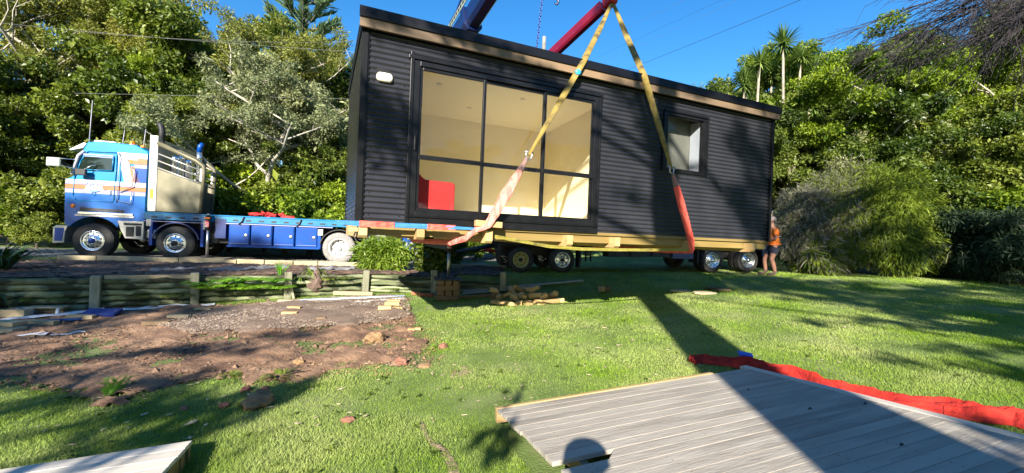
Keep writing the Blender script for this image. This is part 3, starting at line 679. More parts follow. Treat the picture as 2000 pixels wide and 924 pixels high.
MB().tube([(0, 0, .05), (.03, 0, 0), (.045, 0, -.05), (.02, 0, -.10), (-.02, 0, -.10), (-.04, 0, -.06)], [.03, .028, .026, .024, .02, .01], 8).build('hook_body', M_boom, hk)
# pipe post behind the roof
pp = MB().tube([(0, 0, 0), (0, 0, 5.2)], .055, 12).build('steel_post', mat('pipe_steel', (.32, .31, .25), (.5, .48, .4), 7, rough=.4, metal=.5), None, (aty(1063, 72, 12.2).x, 12.2, aty(1063, 72, 12.2).z - 5.2))
tag(pp, 'pale steel pipe post standing up behind the cabin roof near the chain', 'post')

# ------------------------------------------------------------------ wheels
def arc(cx_, cz_, r, a0, a1, n=14): return [(cx_ + r * math.cos(math.radians(a0 + (a1 - a0) * i / n)), cz_ + r * math.sin(math.radians(a0 + (a1 - a0) * i / n))) for i in range(n + 1)]
def wheel(parent, x, y, z, r, wd, rimr, tm, rm, hubm, dish=0.0, rot=0.0, nuts=10, flip=False, holes=True):
    """axis along y, outer face at -y"""
    w_ = empty('wheel', (x, y, z), (0, rot, PI if flip else 0), parent=parent)
    h = wd
    t = MB().lathe([(rimr, .0), (rimr + .02, -.012), (r * .88, -.02), (r * .965, .005), (r, .03), (r, h * .32), (r - .012, h * .325), (r - .012, h * .35), (r, h * .355), (r, h * .64), (r - .012, h * .645), (r - .012, h * .67), (r, h * .675), (r, h - .03), (r * .965, h - .005), (r * .88, h + .02), (rimr, h)], 40)
    # shoulder lugs
    for k in range(36):
        q = 2 * PI * k / 36; t.box(((r - .004) * math.cos(q), .035, (r - .004) * math.sin(q)), (.016, .05, .045), Matrix.Rotation(-q, 3, 'Y'))
    t.build('tyre', tm, w_)
    R_ = rimr
    rm_ = MB().lathe([(R_ + .012, -.014), (R_ + .012, -.002), (R_, .0)] if False else [(R_ + .004, .0), (R_ + .014, -.016), (R_ - .004, -.02), (R_ - .022, -.004), (R_ - .03, .03 + dish * .5), (R_ * .84, .045 + dish), (R_ * .52, .035 + dish), (R_ * .48, .01 + dish), (R_ * .30, .0 + dish), (.0001, .0 + dish)], 40)
    rim = rm_.build('rim', rm, w_)
    if holes:
        hm_ = MB()
        for k in range(nuts):
            q = 2 * PI * (k + .5) / nuts; c0 = Vector((math.cos(q) * R_ * .70, .036 + dish, math.sin(q) * R_ * .70))
            hm_.tube([c0, c0 + Vector((0, .01, 0))], R_ * .085, 8)
        hm_.build('hand_hole', M_dark, w_)['kind'] = 'stuff'
    nm = MB()
    for k in range(nuts):
        q = 2 * PI * k / nuts; c0 = Vector((math.cos(q) * R_ * .40, .003 + dish, math.sin(q) * R_ * .40)); nm.tube([c0, c0 - Vector((0, .05, 0))], [.017, .012], 6)
    nm.build('wheel_nut', M_steel, w_)['kind'] = 'stuff'
    MB().lathe([(R_ * .27, .0 + dish), (R_ * .27, -.05 + dish), (R_ * .22, -.075 + dish), (R_ * .1, -.085 + dish), (.0001, -.085 + dish)], 16).build('hub', hubm, w_)
    return w_

# ------------------------------------------------------------------ truck
T0 = aty(180, 504, 12.4); TYAW = math.radians(14.7)
truck = empty('flatbed_truck', T0, (0, 0, TYAW), 'blue flatbed truck with orange and white striped cab parked on the gravel drive', 'truck')
def TB(name, m_, *bx, bevel=0, parent=truck, label=None):
    for b in bx: o = MB().b2(*b).build(name, m_, parent, bevel=bevel, label=label)
    return o
TWD = 2.45
for x in (0, 2.06):
    wheel(truck, x, 0, .505, .505, .30, .285, M_tyre, M_alu, M_blue if x == 0 else M_dark, -.03, rot=.3 * x)
    wheel(truck, x, TWD, .505, .505, .30, .285, M_tyre, M_alu, M_dark, -.03, flip=True)
for x in (6.71, 8.06):
    wheel(truck, x, 0, .505, .505, .27, .31, M_tyre2, M_rimw, M_rimw, .09, nuts=8, rot=.2)
    MB().lathe([(.3, .31), (.45, .30), (.5, .33), (.5, .55), (.45, .58), (.3, .57)], 30, c=(x, 0, .505)).build('inner_tyre', M_tyre, truck)
    wheel(truck, x, TWD, .505, .505, .27, .31, M_tyre, M_rimw, M_rimw, .09, nuts=8, flip=True)
TB('chassis_rail', M_dark, (-.4, 9.6, .75, .84, .78, 1.15)); TB('chassis_rail', M_dark, (-.4, 9.6, 1.61, 1.70, .78, 1.15))
TB('axle', M_dark, (-.06, .06, .3, 2.15, .44, .56), (2.0, 2.12, .3, 2.15, .44, .56), (6.65, 6.77, .3, 2.15, .42, .58), (8.0, 8.12, .3, 2.15, .42, .58), (.9, 1.6, .9, 1.5, .5, 1.0), (2.6, 3.3, .5, 1.9, .5, 1.1), (3.5, 6.0, .75, 1.7, .45, .85))
# cab shell
prof = [(-.69, .98)] + arc(0, .5, .70, 146, 36, 14)[0:] + [(.62, 1.12), (1.24, 1.12), (1.24, 1.44), (1.27, 3.22), (.93, 3.40), (.2, 3.42), (-.24, 3.38), (-.33, 3.18), (-.56, 2.36), (-.70, 2.26), (-.70, 1.42)]
cab = MB().prism(prof, .03, TWD - .03).build('cab', M_cyan, truck, bevel=.03)
lowp = [(-.695, .98)] + arc(0, .5, .705, 146, 36, 14) + [(.62, 1.125), (1.235, 1.125), (1.235, 1.86), (-.712, 1.86), (-.712, 1.42)]
MB().prism(lowp, .018, .028).build('lower_side_panel', mat('shaded_blue_paint', (.0, .085, .33), (.0, .10, .37), 2, rough=.35, coat=.15, spec=.35, c3=(.05, .09, .22), s3=3, t3=.55, w3=.25), truck, bevel=.003)  # darker lower blue, partly shade put into the paint, with dusty blotches
# stripes on the side (flat print built as thin film)
def film(name, poly, m_, y=.012): return MB().prism(poly, y, y + .005).build(name, m_, truck)
film('white_stripe', [(-.712, 2.14), (1.24, 2.14), (1.24, 2.27), (-.705, 2.27)], M_white); film('orange_stripe', [(-.715, 2.0), (1.24, 2.0), (1.24, 2.125), (-.714, 2.125)], M_orange)
film('lilac_stripe', [(-.715, 1.875), (1.24, 1.875), (1.24, 1.99), (-.715, 1.99)], M_lilac)
film('stripe_line', [(-.716, 1.99), (1.245, 1.99), (1.245, 2.0), (-.716, 2.0)], M_blue, .009); film('stripe_line', [(-.716, 2.125), (1.245, 2.125), (1.245, 2.14), (-.716, 2.14)], M_blue, .009)
film('white_stripe', [(.60, 2.27), (.50, 3.16), (.68, 3.16), (.66, 3.10), (.79, 2.27)], M_white, .0125) if False else film('white_stripe', [(.70, 2.272), (.50, 3.14), (.76, 3.14), (.89, 2.272)], M_white)
film('orange_stripe', [(.80, 2.75), (.90, 2.272), (1.08, 2.272), (.93, 2.75)], M_orange); film('white_stripe', [(.77, 2.94), (.77, 3.14), (1.255, 3.14), (1.255, 2.99), (1.02, 2.99), (1.02, 2.94)], M_white)
film('orange_stripe', [(.79, 2.82), (1.25, 2.82), (1.25, 2.985), (1.03, 2.985), (1.03, 2.935), (.76, 2.935)], M_orange); film('lilac_stripe', [(.95, 2.70), (1.25, 2.70), (1.25, 2.81), (.93, 2.81)], M_lilac)
film('blue_panel', [(.96, 2.275), (1.245, 2.275), (1.25, 2.69), (.96, 2.69)], M_blue)
# door with window
doorp = [(-.44, 1.66), (.42, 1.66), (.46, 1.72), (.50, 3.12), (-.20, 3.10), (-.30, 3.0), (-.50, 2.34), (-.52, 1.80)]
dr = MB()
for i in range(len(doorp)):
    a, b = Vector((doorp[i][0], 0, doorp[i][1])), Vector((doorp[(i + 1) % len(doorp)][0], 0, doorp[(i + 1) % len(doorp)][1]))
    dr.tube([a, b], .011, 6)
dro = dr.build('door_edge', M_rail, truck, loc=(0, .010, 0))
wnp = [(-.42, 2.56), (.40, 2.58), (.42, 2.98), (-.27, 2.98), (-.36, 2.80)]
MB().prism(wnp, -.002, .012).build('side_window', M_darkglass, truck)
wf = MB()
for i in range(len(wnp)):
    a, b = wnp[i], wnp[(i + 1) % len(wnp)]; wf.tube([(a[0], .0, a[1]), (b[0], 0, b[1])], .016, 6)
wf.build('window_seal', M_rail, truck)
TB('weather_shield', M_lilac, (-.30, .42, -.01, .0, 2.945, 3.03)); TB('door_handle', M_alu, (.31, .39, -.02, .01, 1.87, 2.0), bevel=.01)
MB().tube([(.53, .0, 1.66), (.56, -.03, 1.8), (.58, -.03, 3.0), (.56, 0, 3.12)], .014, 8).build('grab_rail', M_alu, truck)
MB().tube([(.62, -.0, 1.95), (.93, -.05, 2.15), (.98, -.06, 2.62), (.86, -.05, 2.74)], .014, 8).tube([(.55, -.0, 1.70), (.9, -.04, 1.64), (.93, -.04, 2.0)], .012, 8).build('grab_rail', M_alu, truck)
# lettering and emblem on the door
def text_obj(name, body, size, loc, m_, parent, rot=(PI / 2, 0, 0), ext=.002, spacing=1.0, sx=1.0):
    cu = bpy.data.curves.new(name, 'FONT'); cu.body = body; cu.size = size; cu.extrude = ext; cu.align_x = 'CENTER'; cu.align_y = 'CENTER'; cu.space_character = spacing; cu.resolution_u = 2; cu.offset = size * .03
    o = bpy.data.objects.new(name, cu); C.objects.link(o); bpy.context.view_layer.update()
    me = bpy.data.meshes.new_from_object(o); bpy.data.objects.remove(o); me.name = name; me.materials.clear(); me.materials.append(m_)
    return link(name, me, parent, loc, rot, (sx, 1, 1))
M_cream = mat('cream_print', (.80, .72, .55), rough=.4)
film('cream_badge', [(-.25, 1.985), (.20, 1.985), (.14, 2.24), (-.17, 2.24)], M_cream, .006)
text_obj('door_lettering', 'NATE', .12, (-.02, .005, 2.135), M_blue, truck, sx=1.25)
film('badge_line', [(-.14, 2.235), (.10, 2.235), (.10, 2.245), (-.14, 2.245)], M_blue, .003); film('badge_line', [(-.16, 2.045), (.12, 2.045), (.12, 2.055), (-.16, 2.055)], M_orange, .003)
em = MB(); em.tube([(-.13, .006, 1.97), (-.06, .006, 1.945), (-.03, .006, 1.93), (0, .006, 1.93), (.06, .006, 1.945), (.13, .006, 1.97)], [.004, .012, .018, .018, .012, .004], 6)
em.tube([(-.03 + .045 * math.cos(q), .006, 1.875 + .045 * math.sin(q)) for q in [2 * PI * i / 14 for i in range(15)]], .007, 6); em.build('door_emblem', M_cyan, truck)
text_obj('stripe_letter', 'B', .10, (.86, .009, 2.88), M_orl, truck)
# windscreen, visor, mirrors
MB().prism([(-.345, 3.10), (-.355, 3.12), (-.60, 2.40), (-.575, 2.38)], .14, TWD - .14).build('windscreen', M_darkglass, truck)
MB().prism([(-.66, 3.10), (-.68, 3.13), (-.34, 3.36), (-.28, 3.33), (-.36, 3.2)], .06, TWD - .06).build('sun_visor', M_steel, truck, bevel=.005)
MB().tube([(-.30, .02, 3.10), (-.40, -.04, 2.95), (-.55, -.02, 2.40)], .04, 8).build('windscreen_pillar', M_white, truck)
mr_ = TB('mirror', M_lime, (-.95, -.62, -.35, -.30, 2.57, 2.82), bevel=.02); TB('mirror_glass', M_lime, (-.93, -.64, -.358, -.352, 2.59, 2.80), parent=truck)
MB().tube([(-.62, -.32, 2.80), (-.4, 0.02, 2.84)], .012, 6).tube([(-.62, -.32, 2.60), (-.45, .02, 2.56)], .012, 6).build('mirror_arm', M_alu, truck)
TB('mirror', M_dark, (-.38, -.13, -.20, -.10, 2.38, 2.56), bevel=.02); MB().tube([(-.2, -.15, 2.54), (-.05, -.1, 2.68), (.06, 0, 2.72)], .012, 6).build('mirror_arm', M_alu, truck)
for (x, z, h) in ((-.3, 3.38, 1.25), (.52, 3.42, .42), (1.05, 3.38, .55)):
    MB().tube([(x, .2, z), (x + .04, .2, z + h)], [.012, .006], 6).build('antenna', M_white, truck)
MB().lathe([(.0001, .14), (.05, .14), (.075, .10), (.08, .0)], 14, 'z', (.62, .5, 3.42)).build('beacon', M_orl, truck)
MB().tube([(-.25, .35, 3.44), (.25, .35, 3.46), (.3, .35, 3.46)], [.06, .035, .02], 10).build('air_horn', M_white, truck)
TB('roof_light', M_orl, (-.1, .0, .8, .9, 3.41, 3.46), (1.0, 1.08, .15, .22, 3.36, 3.42))
MB().lathe([(.0001, -.012), (.05, -.012), (.06, .0), (.06, .02)], 14, 'y', (-.52, .012, 1.50)).build('side_indicator', M_orl, truck)
TB('step_strip', M_alu, (-.38, .95, -.01, .02, 1.28, 1.335)); TB('step_strip', M_aluw, (-.45, .98, -.005, .02, 1.215, 1.26))
film('grille_recess', [(-.35, 1.36), (.72, 1.36), (.72, 1.44), (-.35, 1.47)], M_dark, .010)
# bumper
bp_ = [(-.95, .40), (-.95, .86), (-.88, .92), (-.60, .92), (-.66, .74), (-.68, .42)]
MB().prism(bp_, -.01, TWD + .01).build('bumper', M_aluw, truck, bevel=.015); MB().prism([(-.90, .47), (-.90, .85), (-.68, .85), (-.72, .47)], -.018, -.0105).build('bumper_panel', M_blue, truck, bevel=.01)
TB('front_grille', M_dark, (-.73, -.70, .4, 2.05, 1.0, 1.75)); TB('headlight', M_alu, (-.97, -.95, .15, .45, .6, .78), (-.97, -.95, 2.0, 2.3, .6, .78))
# steps, mudguards
MB().prism([(.58, 1.12), (.66, .86), (.78, .60), (1.24, .58), (1.24, 1.12)], -.01, .45).build('side_steps', M_aluw, truck, bevel=.01)
TB('step_opening', M_dark, (.80, 1.0, -.016, -.011, .66, .95), (1.05, 1.18, -.016, -.011, .68, .98), (.74, 1.2, -.016, -.011, 1.0, 1.06)); TB('air_tank', M_aluw, (1.27, 1.52, .05, .5, .60, .90), bevel=.05)
def guard(x, r=.66, m_=M_navy, w_=.34):
    o = arc(x, .5, r, 168, 12, 16); i_ = arc(x, .5, r - .03, 12, 168, 16); MB().prism(o + i_, -.01, w_).build('mudguard', m_, truck); return MB().prism(o + i_, TWD - w_, TWD + .01).build('mudguard', m_, truck)
guard(2.06, .64); guard(6.71, .62, M_dark); guard(8.06, .62, M_dark)
TB('mudflap_panel', M_blue, (1.38, 1.46, -.01, .3, .42, 1.2), (2.72, 2.80, -.01, .3, .42, 1.2)); TB('mudflap_panel', M_aluw, (1.30, 1.42, -.015, .02, 1.0, 1.2), (2.78, 2.92, -.015, .02, .95, 1.2))
# deck
TB('deck_rail', M_rail, (1.24, 9.7, -.01, .09, 1.20, 1.39), (1.24, 9.7, TWD - .09, TWD + .01, 1.20, 1.39), bevel=.01); TB('deck_floor', M_cyan, (1.24, 9.7, .09, TWD - .09, 1.28, 1.36))
TB('deck_lip', M_cyan, (1.22, 9.72, -.03, .06, 1.392, 1.42)); TB('under_rail', M_lilac, (1.24, 2.95, -.015, .03, 1.14, 1.16), (3.4, 6.5, -.03, .03, 1.155, 1.185))
sl = MB()
for i in range(16):
    x = 1.5 + i * .36
    if abs(x - 3.0) > .2: sl.b2(x - .075, x + .075, -.014, .0, 1.25, 1.30)
sl.build('rail_slot', M_dark, truck)['kind'] = 'stuff'
for i, (xa, xb) in enumerate(((3.48, 4.06), (4.10, 4.70), (4.75, 5.35), (5.39, 6.04))):
    z1, z0 = 1.14 - .0, .50
    lb = TB('locker', M_blue, (xa, xb, .0, .6, z0, z1), bevel=.01); TB('locker_door', M_blue, (xa + .02, xb - .02, -.02, -.001, z0 + .03, z1 - .02), bevel=.012, parent=lb)
    MB().lathe([(.0001, -.035), (.03, -.035), (.055, -.03), (.055, -.021)], 8, 'y', (xb - .10, 0, (z0 + z1) / 2)).build('latch', M_steel, lb)
    TB('drip_line', M_lilac, (xa + .03, xb - .03, -.024, -.021, z0 + .05, z0 + .062), parent=lb)
TB('side_skirt', M_blue, (3.44, 6.10, -.005, .05, .44, .50), (6.05, 6.14, -.006, .4, .46, .9)); TB('guard_bracket', M_aluw, (6.05, 6.2, -.012, .0, .90, 1.10))
for x in (3.9, 5.55): MB().tube([(x, -.03, 1.40), (x - .06, -.05, 1.25), (x - .14, -.05, 1.15)], .02, 6).build('deck_strap', M_cable, truck)
# tail with round lamps
TB('tail_panel', M_blue, (8.75, 9.66, -.01, .04, .52, 1.14), bevel=.01)
for (x, z, r) in ((8.95, .98, .10), (8.95, .68, .09), (9.55, .92, .05)):
    o_ = MB().lathe([(r, -.012), (r, -.045), (r * .72, -.05), (r * .62, -.02)], 20, 'y', (x, 0, z)).build('lamp_ring', M_white, truck); MB().lathe([(.0001, -.03), (r * .4, -.03), (r * .66, -.018)], 16, 'y', (x, 0, z)).build('lamp_lens', M_blue if r > .08 else M_alu, o_)
# headboard crate
TB('headboard', M_aluw, (1.31, 1.53, -.02, .10, 1.43, 3.72), (1.31, 1.50, .10, TWD, 1.43, 3.66), bevel=.02)
TB('marker_light', M_amber, (1.37, 1.45, -.035, -.021, 1.82, 2.12), bevel=.01)
MB().prism([(1.53, 1.45), (2.66, 1.45), (2.70, 2.32), (1.53, 2.72)], .0, .035).build('crate_sheet', M_olive, truck)
MB().prism([(1.53, 1.45), (2.66, 1.45), (2.70, 2.32), (1.53, 2.72)], .78, .815).build('crate_sheet', M_olive, truck)
for y in (.02, .80):
    MB().tube([(1.5, y, 3.50), (2.52, y, 3.05), (2.72, y, 2.9), (2.74, y, 2.7), (2.68, y, 1.45)], [.07, .07, .07, .06, .05], 8).build('crate_frame', M_olive if y < 1 else M_aluw, truck)
    for k in (.0, 1.0, 2.0):
        MB().tube([(1.53, y, 2.76 + k * .21), (2.70, y, 2.34 + k * .2)], .022, 6).build('crate_rail', M_aluw, truck)
    MB().box((2.69, y, 2.62), (.12, .08, .42), None, .02).build('crate_post', M_aluw, truck)
for (x, y, z1, r) in ((1.75, .5, 3.2, .13), (2.02, .75, 3.15, .12), (1.85, .62, 3.25, .10), (2.38, .6, 3.1, .09)):
    MB().lathe([(r, 1.6), (r, z1 - .12), (r * 1.1, z1 - .1), (r * .8, z1), (.0001, z1 + .03)], 14, 'z', (x, y, 0)).build('silver_tank', M_alu, truck)
MB().tube([(1.44, .35, 3.5), (1.44, .35, 3.95), (1.40, .35, 4.1), (1.33, .35, 4.16)], [.075, .08, .08, .07], 12).build('exhaust_stack', M_dark, truck)
MB().tube([(2.36, .6, 3.05), (2.36, .6, 3.4)], .08, 12).build('exhaust_stack', M_alu, truck); MB().tube([(2.36, .6, 3.4), (2.38, .6, 3.6), (2.44, .6, 3.7)], [.08, .08, .05], 12).build('exhaust_tip', M_blue, truck)
# stabiliser legs
def red_white(parent, x, y, z, w_=.10, h=.16):
    p = TB('warning_board', M_white, (x - w_ / 2, x + w_ / 2, y - .012, y, z - h / 2, z + h / 2), parent=parent)
    for k in (-1, 0, 1):
        zc = z + k * h * .36
        MB().prism([(x - w_ / 2, zc + .035), (x + w_ / 2, zc - .035 + .0), (x + w_ / 2, zc - .0 + .012 - .0), (x - w_ / 2, zc + .035 + .03)], y - .016, y - .0125).build('red_stripe', M_redp, p)
def stab(parent, x, y, ztop, zfoot):
    s = MB().tube([(x, y, ztop + .08), (x, y, ztop - .35)], .075, 12).build('leg_housing', M_dark, parent)
    MB().lathe([(.02, 0), (.05, .02), (.05, .05), (.02, .07)], 10, 'z', (x, y, ztop + .08)).build('lifting_eye', M_steel, parent)
    MB().tube([(x, y, ztop - .3), (x, y, zfoot + .05)], .038, 10).build('ram', M_steel, parent)
    red_white(parent, x, y - .082, ztop - .18)
    TB('warning_light', M_orl, (x - .075, x + .075, y - .10, y - .05, ztop - .02, ztop + .025), parent=parent, bevel=.008)
    MB().lathe([(.0001, .06), (.05, .06), (.17, .025), (.18, .0), (.0001, 0)], 14, 'z', (x, y, zfoot)).build('foot_pad', M_dark, parent)
stab(truck, 2.97, -.16, 1.30, .12)
TB('stabiliser_beam', M_dark, (2.86, 3.08, .0, 2.4, 1.0, 1.22)); TB('crane_base', M_dark, (2.95, 3.42, .2, 2.2, .55, 1.38))
TB('control_box', M_navy, (3.1, 3.4, -.02, .2, .7, 1.3))
TMW = Matrix.Translation(T0) @ Matrix.Rotation(TYAW, 4, 'Z')
def tw(x, y, z): return TMW @ Vector((x, y, z))
tw_pad = MB().b2(-.6, .6, -.3, .3, 0, .05).build('ground_plank', M_sleeper, None, tw(3.0, -.25, .06), (0, 0, TYAW), bevel=.005)
tag(tw_pad, 'wide flat plank under the stabiliser foot beside the second front wheel', 'plank')
# rear stabiliser leg reaches towards the retaining wall
SLEG = aty(877, 500, 10.2); gl_ = gz(SLEG.x, SLEG.y)
stl = empty('stabiliser_leg', (SLEG.x, SLEG.y, 0), (0, 0, .1), 'dark stabiliser leg with red and white board standing on the timber crib under the cabin', 'stabiliser')
stab(stl, 0, 0, 1.52, .53)
bmv = Vector((-.9, 3.2, .0))
sb = MB(); Rb, Lb = boom(Vector((0, .05, 1.32)), Vector((-1.0, 3.3, 1.32)), .2, .2); sb.box(Vector((-.5, 1.68, 1.32)), (Lb, .2, .2), Rb); sb.build('outreach_beam', M_dark, stl)
# timber crib below it
k = 0
for lay in range(4):
    z = gl_ + .01 + lay * .115
    for j in (0, 1, 2):
        off = (-.165, 0.0, .165)[j]
        if lay % 2 == 0: d, loc = (.54, .15, .112), (SLEG.x, SLEG.y + off, z + .055)
        else: d, loc = (.15, .48, .112), (SLEG.x + off * 1.1, SLEG.y, z + .055)
        o = MB().box((0, 0, 0), d).build('crib_timber', M_brown, None, loc, (0, 0, .25 + .05 * ((lay * 7 + j * 3) % 3 - 1)), bevel=.006)
        tag(o, ['lowest', 'second', 'third', 'top'][lay] + ' layer crib timber under the stabiliser leg, ' + (('nearest the camera', 'in the middle', 'nearest the wall') if lay % 2 == 0 else ('left one', 'middle one', 'right one'))[j], 'timber block', 'timbers of the crib under the stabiliser'); k += 1
cp = MB().box((0, 0, 0), (.66, .6, .035)).build('crib_board', M_dark, None, (SLEG.x, SLEG.y, gl_ + .01 + 4 * .115 + .02), (0, 0, .2), bevel=.004)
tag(cp, 'dark square board on top of the timber crib', 'board')
# red bundle on the deck
def rnd_cloth(name, nxn, nyn, f, m_, parent=None, thick=0):
    """f(i,j)->point on a grid; closed below by thickness"""
    mb = MB()
    for i in range(nxn):
        for j in range(nyn): mb.v.append(tuple(f(i / (nxn - 1), j / (nyn - 1))))
    for i in range(nxn - 1):
        for j in range(nyn - 1): mb.f.append((i * nyn + j, (i + 1) * nyn + j, (i + 1) * nyn + j + 1, i * nyn + j + 1)); mb.s.append(True)
    o = link(name, mb.mesh(name, m_), parent)
    if thick: md = o.modifiers.new('solid', 'SOLIDIFY'); md.thickness = thick
    return o
rbd = MB()
rr_ = random.Random(4)
for i in range(9):
    x = 4.05 + i * .12; pts_ = [(x + rr_.uniform(-.2, .2), .5 + rr_.uniform(-.15, .15), 1.44 + rr_.uniform(0, .15)) for _ in range(4)]
    rbd.tube([TMW @ Vector(p) for p in pts_], [.03, .07, .08, .04], 7, flat=.6)
tag(rbd.build('red_bundle', M_red, None), 'crumpled red sling bundle lying on the blue flatbed of the truck', 'sling bundle')

# ------------------------------------------------------------------ trailer
R0_ = aty(1017, 533, 13.0); RYAW = math.radians(11.56)
trl = empty('trailer', R0_, (0, -math.radians(1.5), RYAW), 'dark four axle trailer with blue deck edge standing behind the hanging cabin', 'trailer')
def RB(name, m_, *bx, bevel=0, parent=trl):
    for b in bx: o = MB().b2(*b).build(name, m_, parent, bevel=bevel)
    return o
for i, x in enumerate((0, 1.33)):
    wheel(trl, x, 0, .40, .40, .26, .235, M_tyre, M_rimy if i == 0 else M_alu, M_dark, .05, nuts=8, rot=.2)
    wheel(trl, x, 2.4, .40, .40, .26, .235, M_tyre, M_alu, M_dark, .05, nuts=8, flip=True)
for x in (6.62, 8.0):
    wheel(trl, x, 0, .40, .40, .25, .25, M_tyre, M_alu, M_alu, .02, nuts=8, rot=.5); wheel(trl, x, 2.4, .40, .40, .25, .25, M_tyre, M_alu, M_dark, .02, nuts=8, flip=True)
    MB().lathe([(.24, .29), (.37, .28), (.40, .31), (.40, .52), (.37, .55), (.24, .54)], 28, c=(x, 0, .40)).build('inner_tyre', M_tyre, trl)
RB('deck_edge', M_navy, (-.75, 8.95, -.02, .06, .96, 1.08)); RB('deck_lip', M_rail, (-.75, 8.95, -.03, .02, 1.084, 1.10)); RB('deck_floor', M_dark, (-.75, 8.95, .06, 2.4, .99, 1.06))
RB('chassis_rail', M_dark, (-.7, 8.9, .75, .85, .7, .97)); RB('chassis_rail', M_dark, (-.7, 8.9, 1.55, 1.65, .7, .97))
RB('axle', M_dark, (-.05, .05, .2, 2.2, .35, .45), (1.28, 1.38, .2, 2.2, .35, .45), (6.57, 6.67, .2, 2.2, .35, .45), (7.95, 8.05, .2, 2.2, .35, .45), (-.5, 1.8, .6, 1.8, .5, .75), (6.2, 8.3, .6, 1.8, .45, .75))
MB().prism([(-.72, .40), (-.66, .88), (-.35, .93), (1.75, .93), (1.95, .85), (1.95, .32), (1.88, .32), (1.86, .80), (1.70, .87), (-.32, .87), (-.60, .82), (-.66, .40)], .0, .3).build('mudguard', M_dark, trl)
RB('mudflap', M_dark, (1.87, 1.92, .0, .32, .15, .80), (-.66, -.62, .02, .3, .25, .8), (8.62, 8.66, .0, .5, .12, .75), (6.05, 6.1, .0, .5, .3, .85))
MB().tube([(-.7, .9, .80), (-2.3, 1.1, .48)], .06, 8).tube([(-.7, 1.6, .80), (-2.3, 1.15, .48)], .06, 8).tube([(-2.25, 1.12, .48), (-2.5, 1.12, .47)], [.06, .09], 8).tube([(-.7, 1.2, .62), (-1.6, 1.15, .6)], .03, 6).build('drawbar', M_dark, trl)
for xa, xb in ((2.88, 3.60), (3.64, 4.35), (4.39, 5.05)): RB('tool_box', M_dark, (xa, xb, .02, .5, .50, .88), bevel=.01)
tb = RB('battery_box', M_navy, (5.14, 5.90, .0, .5, .44, .84), bevel=.01)
dm = MB(); 
for i in range(4):
    for j in range(3): dm.tube([(5.25 + i * .16, -.004, .52 + j * .11), (5.25 + i * .16, .002, .52 + j * .11)], .025, 6)
dm.build('vent_hole', M_dark, tb)['kind'] = 'stuff'
for x in (2.25, 2.42): MB().tube([(x, .4, .95), (x, .4, .33)], .03, 8).build('landing_leg', M_dark, trl)
RB('rear_guard', M_navy, (8.55, 8.95, -.02, .05, .55, 1.0)); RB('rear_lamp', M_redp, (8.951, 8.97, .1, .35, .85, .95), (8.951, 8.97, 2.05, 2.3, .85, .95))
RB('side_rail', M_aluw, (5.1, 8.6, -.03, -.022, .965, .985))
rc = MB()
for i in range(5): rc.tube([R0_ + Vector((-1.25 + i * .06, .35, .62)), R0_ + Vector((-1.1 + i * .05, .28, .66 + .03 * (i % 2))), R0_ + Vector((-.95 + i * .06, .33, .60))], [.03, .05, .03], 7, flat=.5)
tag(rc.build('red_cloth', M_tarp, None), 'small red cloth hooked on the trailer drawbar', 'cloth')

# ------------------------------------------------------------------ retaining wall
wall = empty('retaining_wall', (W0[0], W0[1], 0), (0, 0, 0), 'low mossy log retaining wall with square posts between the bare yard and the drive', 'retaining wall')
WO = Vector((W0[0], W0[1], 0))
tpost = [-1.05, .55, 1.25 + .0, 2.85, 4.62, 6.54, 8.3, 10.08]
tpost = [-2.6, -.6, 1.37, 2.95, 4.72, 6.52, 8.3, 10.1]
wr = random.Random(11)
def wpt(t): x, y = wl(max(t, -3)) if t >= 0 else (W0[0] + t * .863, W0[1] + t * .504); return Vector((x, y, 0))
def wbase(t): p = wpt(t); q = p + Vector((.1, -.25, 0)); return gz(q.x, q.y)
for t in tpost:
    p = wpt(t); d = (wpt(t + .1) - wpt(t - .1)).normalized(); n_ = Vector((d.y, -d.x, 0)); b = wbase(t); q = p + n_ * .17
    MB().box((0, 0, 0), (.15, .12, .66 + wr.uniform(-.03, .05) + (.5 - b - .55) * .9)).build('post', M_post, wall, (q.x - WO.x, q.y - WO.y, b + .30), (0, wr.uniform(-.02, .02), math.atan2(d.y, d.x) + wr.uniform(-.1, .1)), bevel=.012)
for i in range(len(tpost) - 1):
    t0, t1 = tpost[i] - .08, tpost[i + 1] + .08; 
    for k in range(5):
        if (i == 4 and k == 2) or (i in (0, 6) and k == 4): continue
        a, b = wpt(t0), wpt(t1); mid_ = wpt((t0 + t1) / 2); d = (wpt((t0 + t1) / 2 + .3) - wpt((t0 + t1) / 2 - .3)).normalized(); n_ = Vector((d.y, -d.x, 0))
        bz = wbase((t0 + t1) / 2); hgt = .455 - bz; z = bz + hgt * (k + .5) / 5 + wr.uniform(-.012, .012); r = hgt / 10 * wr.uniform(.86, 1.05)
        pts_ = []; m_ = 9
        for j in range(m_ + 1):
            tt = t0 + (t1 - t0) * j / m_; p = wpt(tt)
            sag = -.05 * math.sin(PI * j / m_) if (i == 4 and k == 3) else 0
            pts_.append(Vector((p.x, p.y, 0)) + n_ * (.06 + .012 * math.sin(j * 1.7 + k)) + Vector((-WO.x, -WO.y, z + wr.uniform(-.006, .006) + sag)))
        rs_ = [r * wr.uniform(.82, 1.12) for _ in pts_]; pts_ = [p_ + Vector((0, 0, .012 * math.sin(j_ * 2.1 + k * 1.7 + i))) for j_, p_ in enumerate(pts_)]
        MB().tube(pts_, rs_, 10, flat=1.0).build('log_rail', M_log, wall)
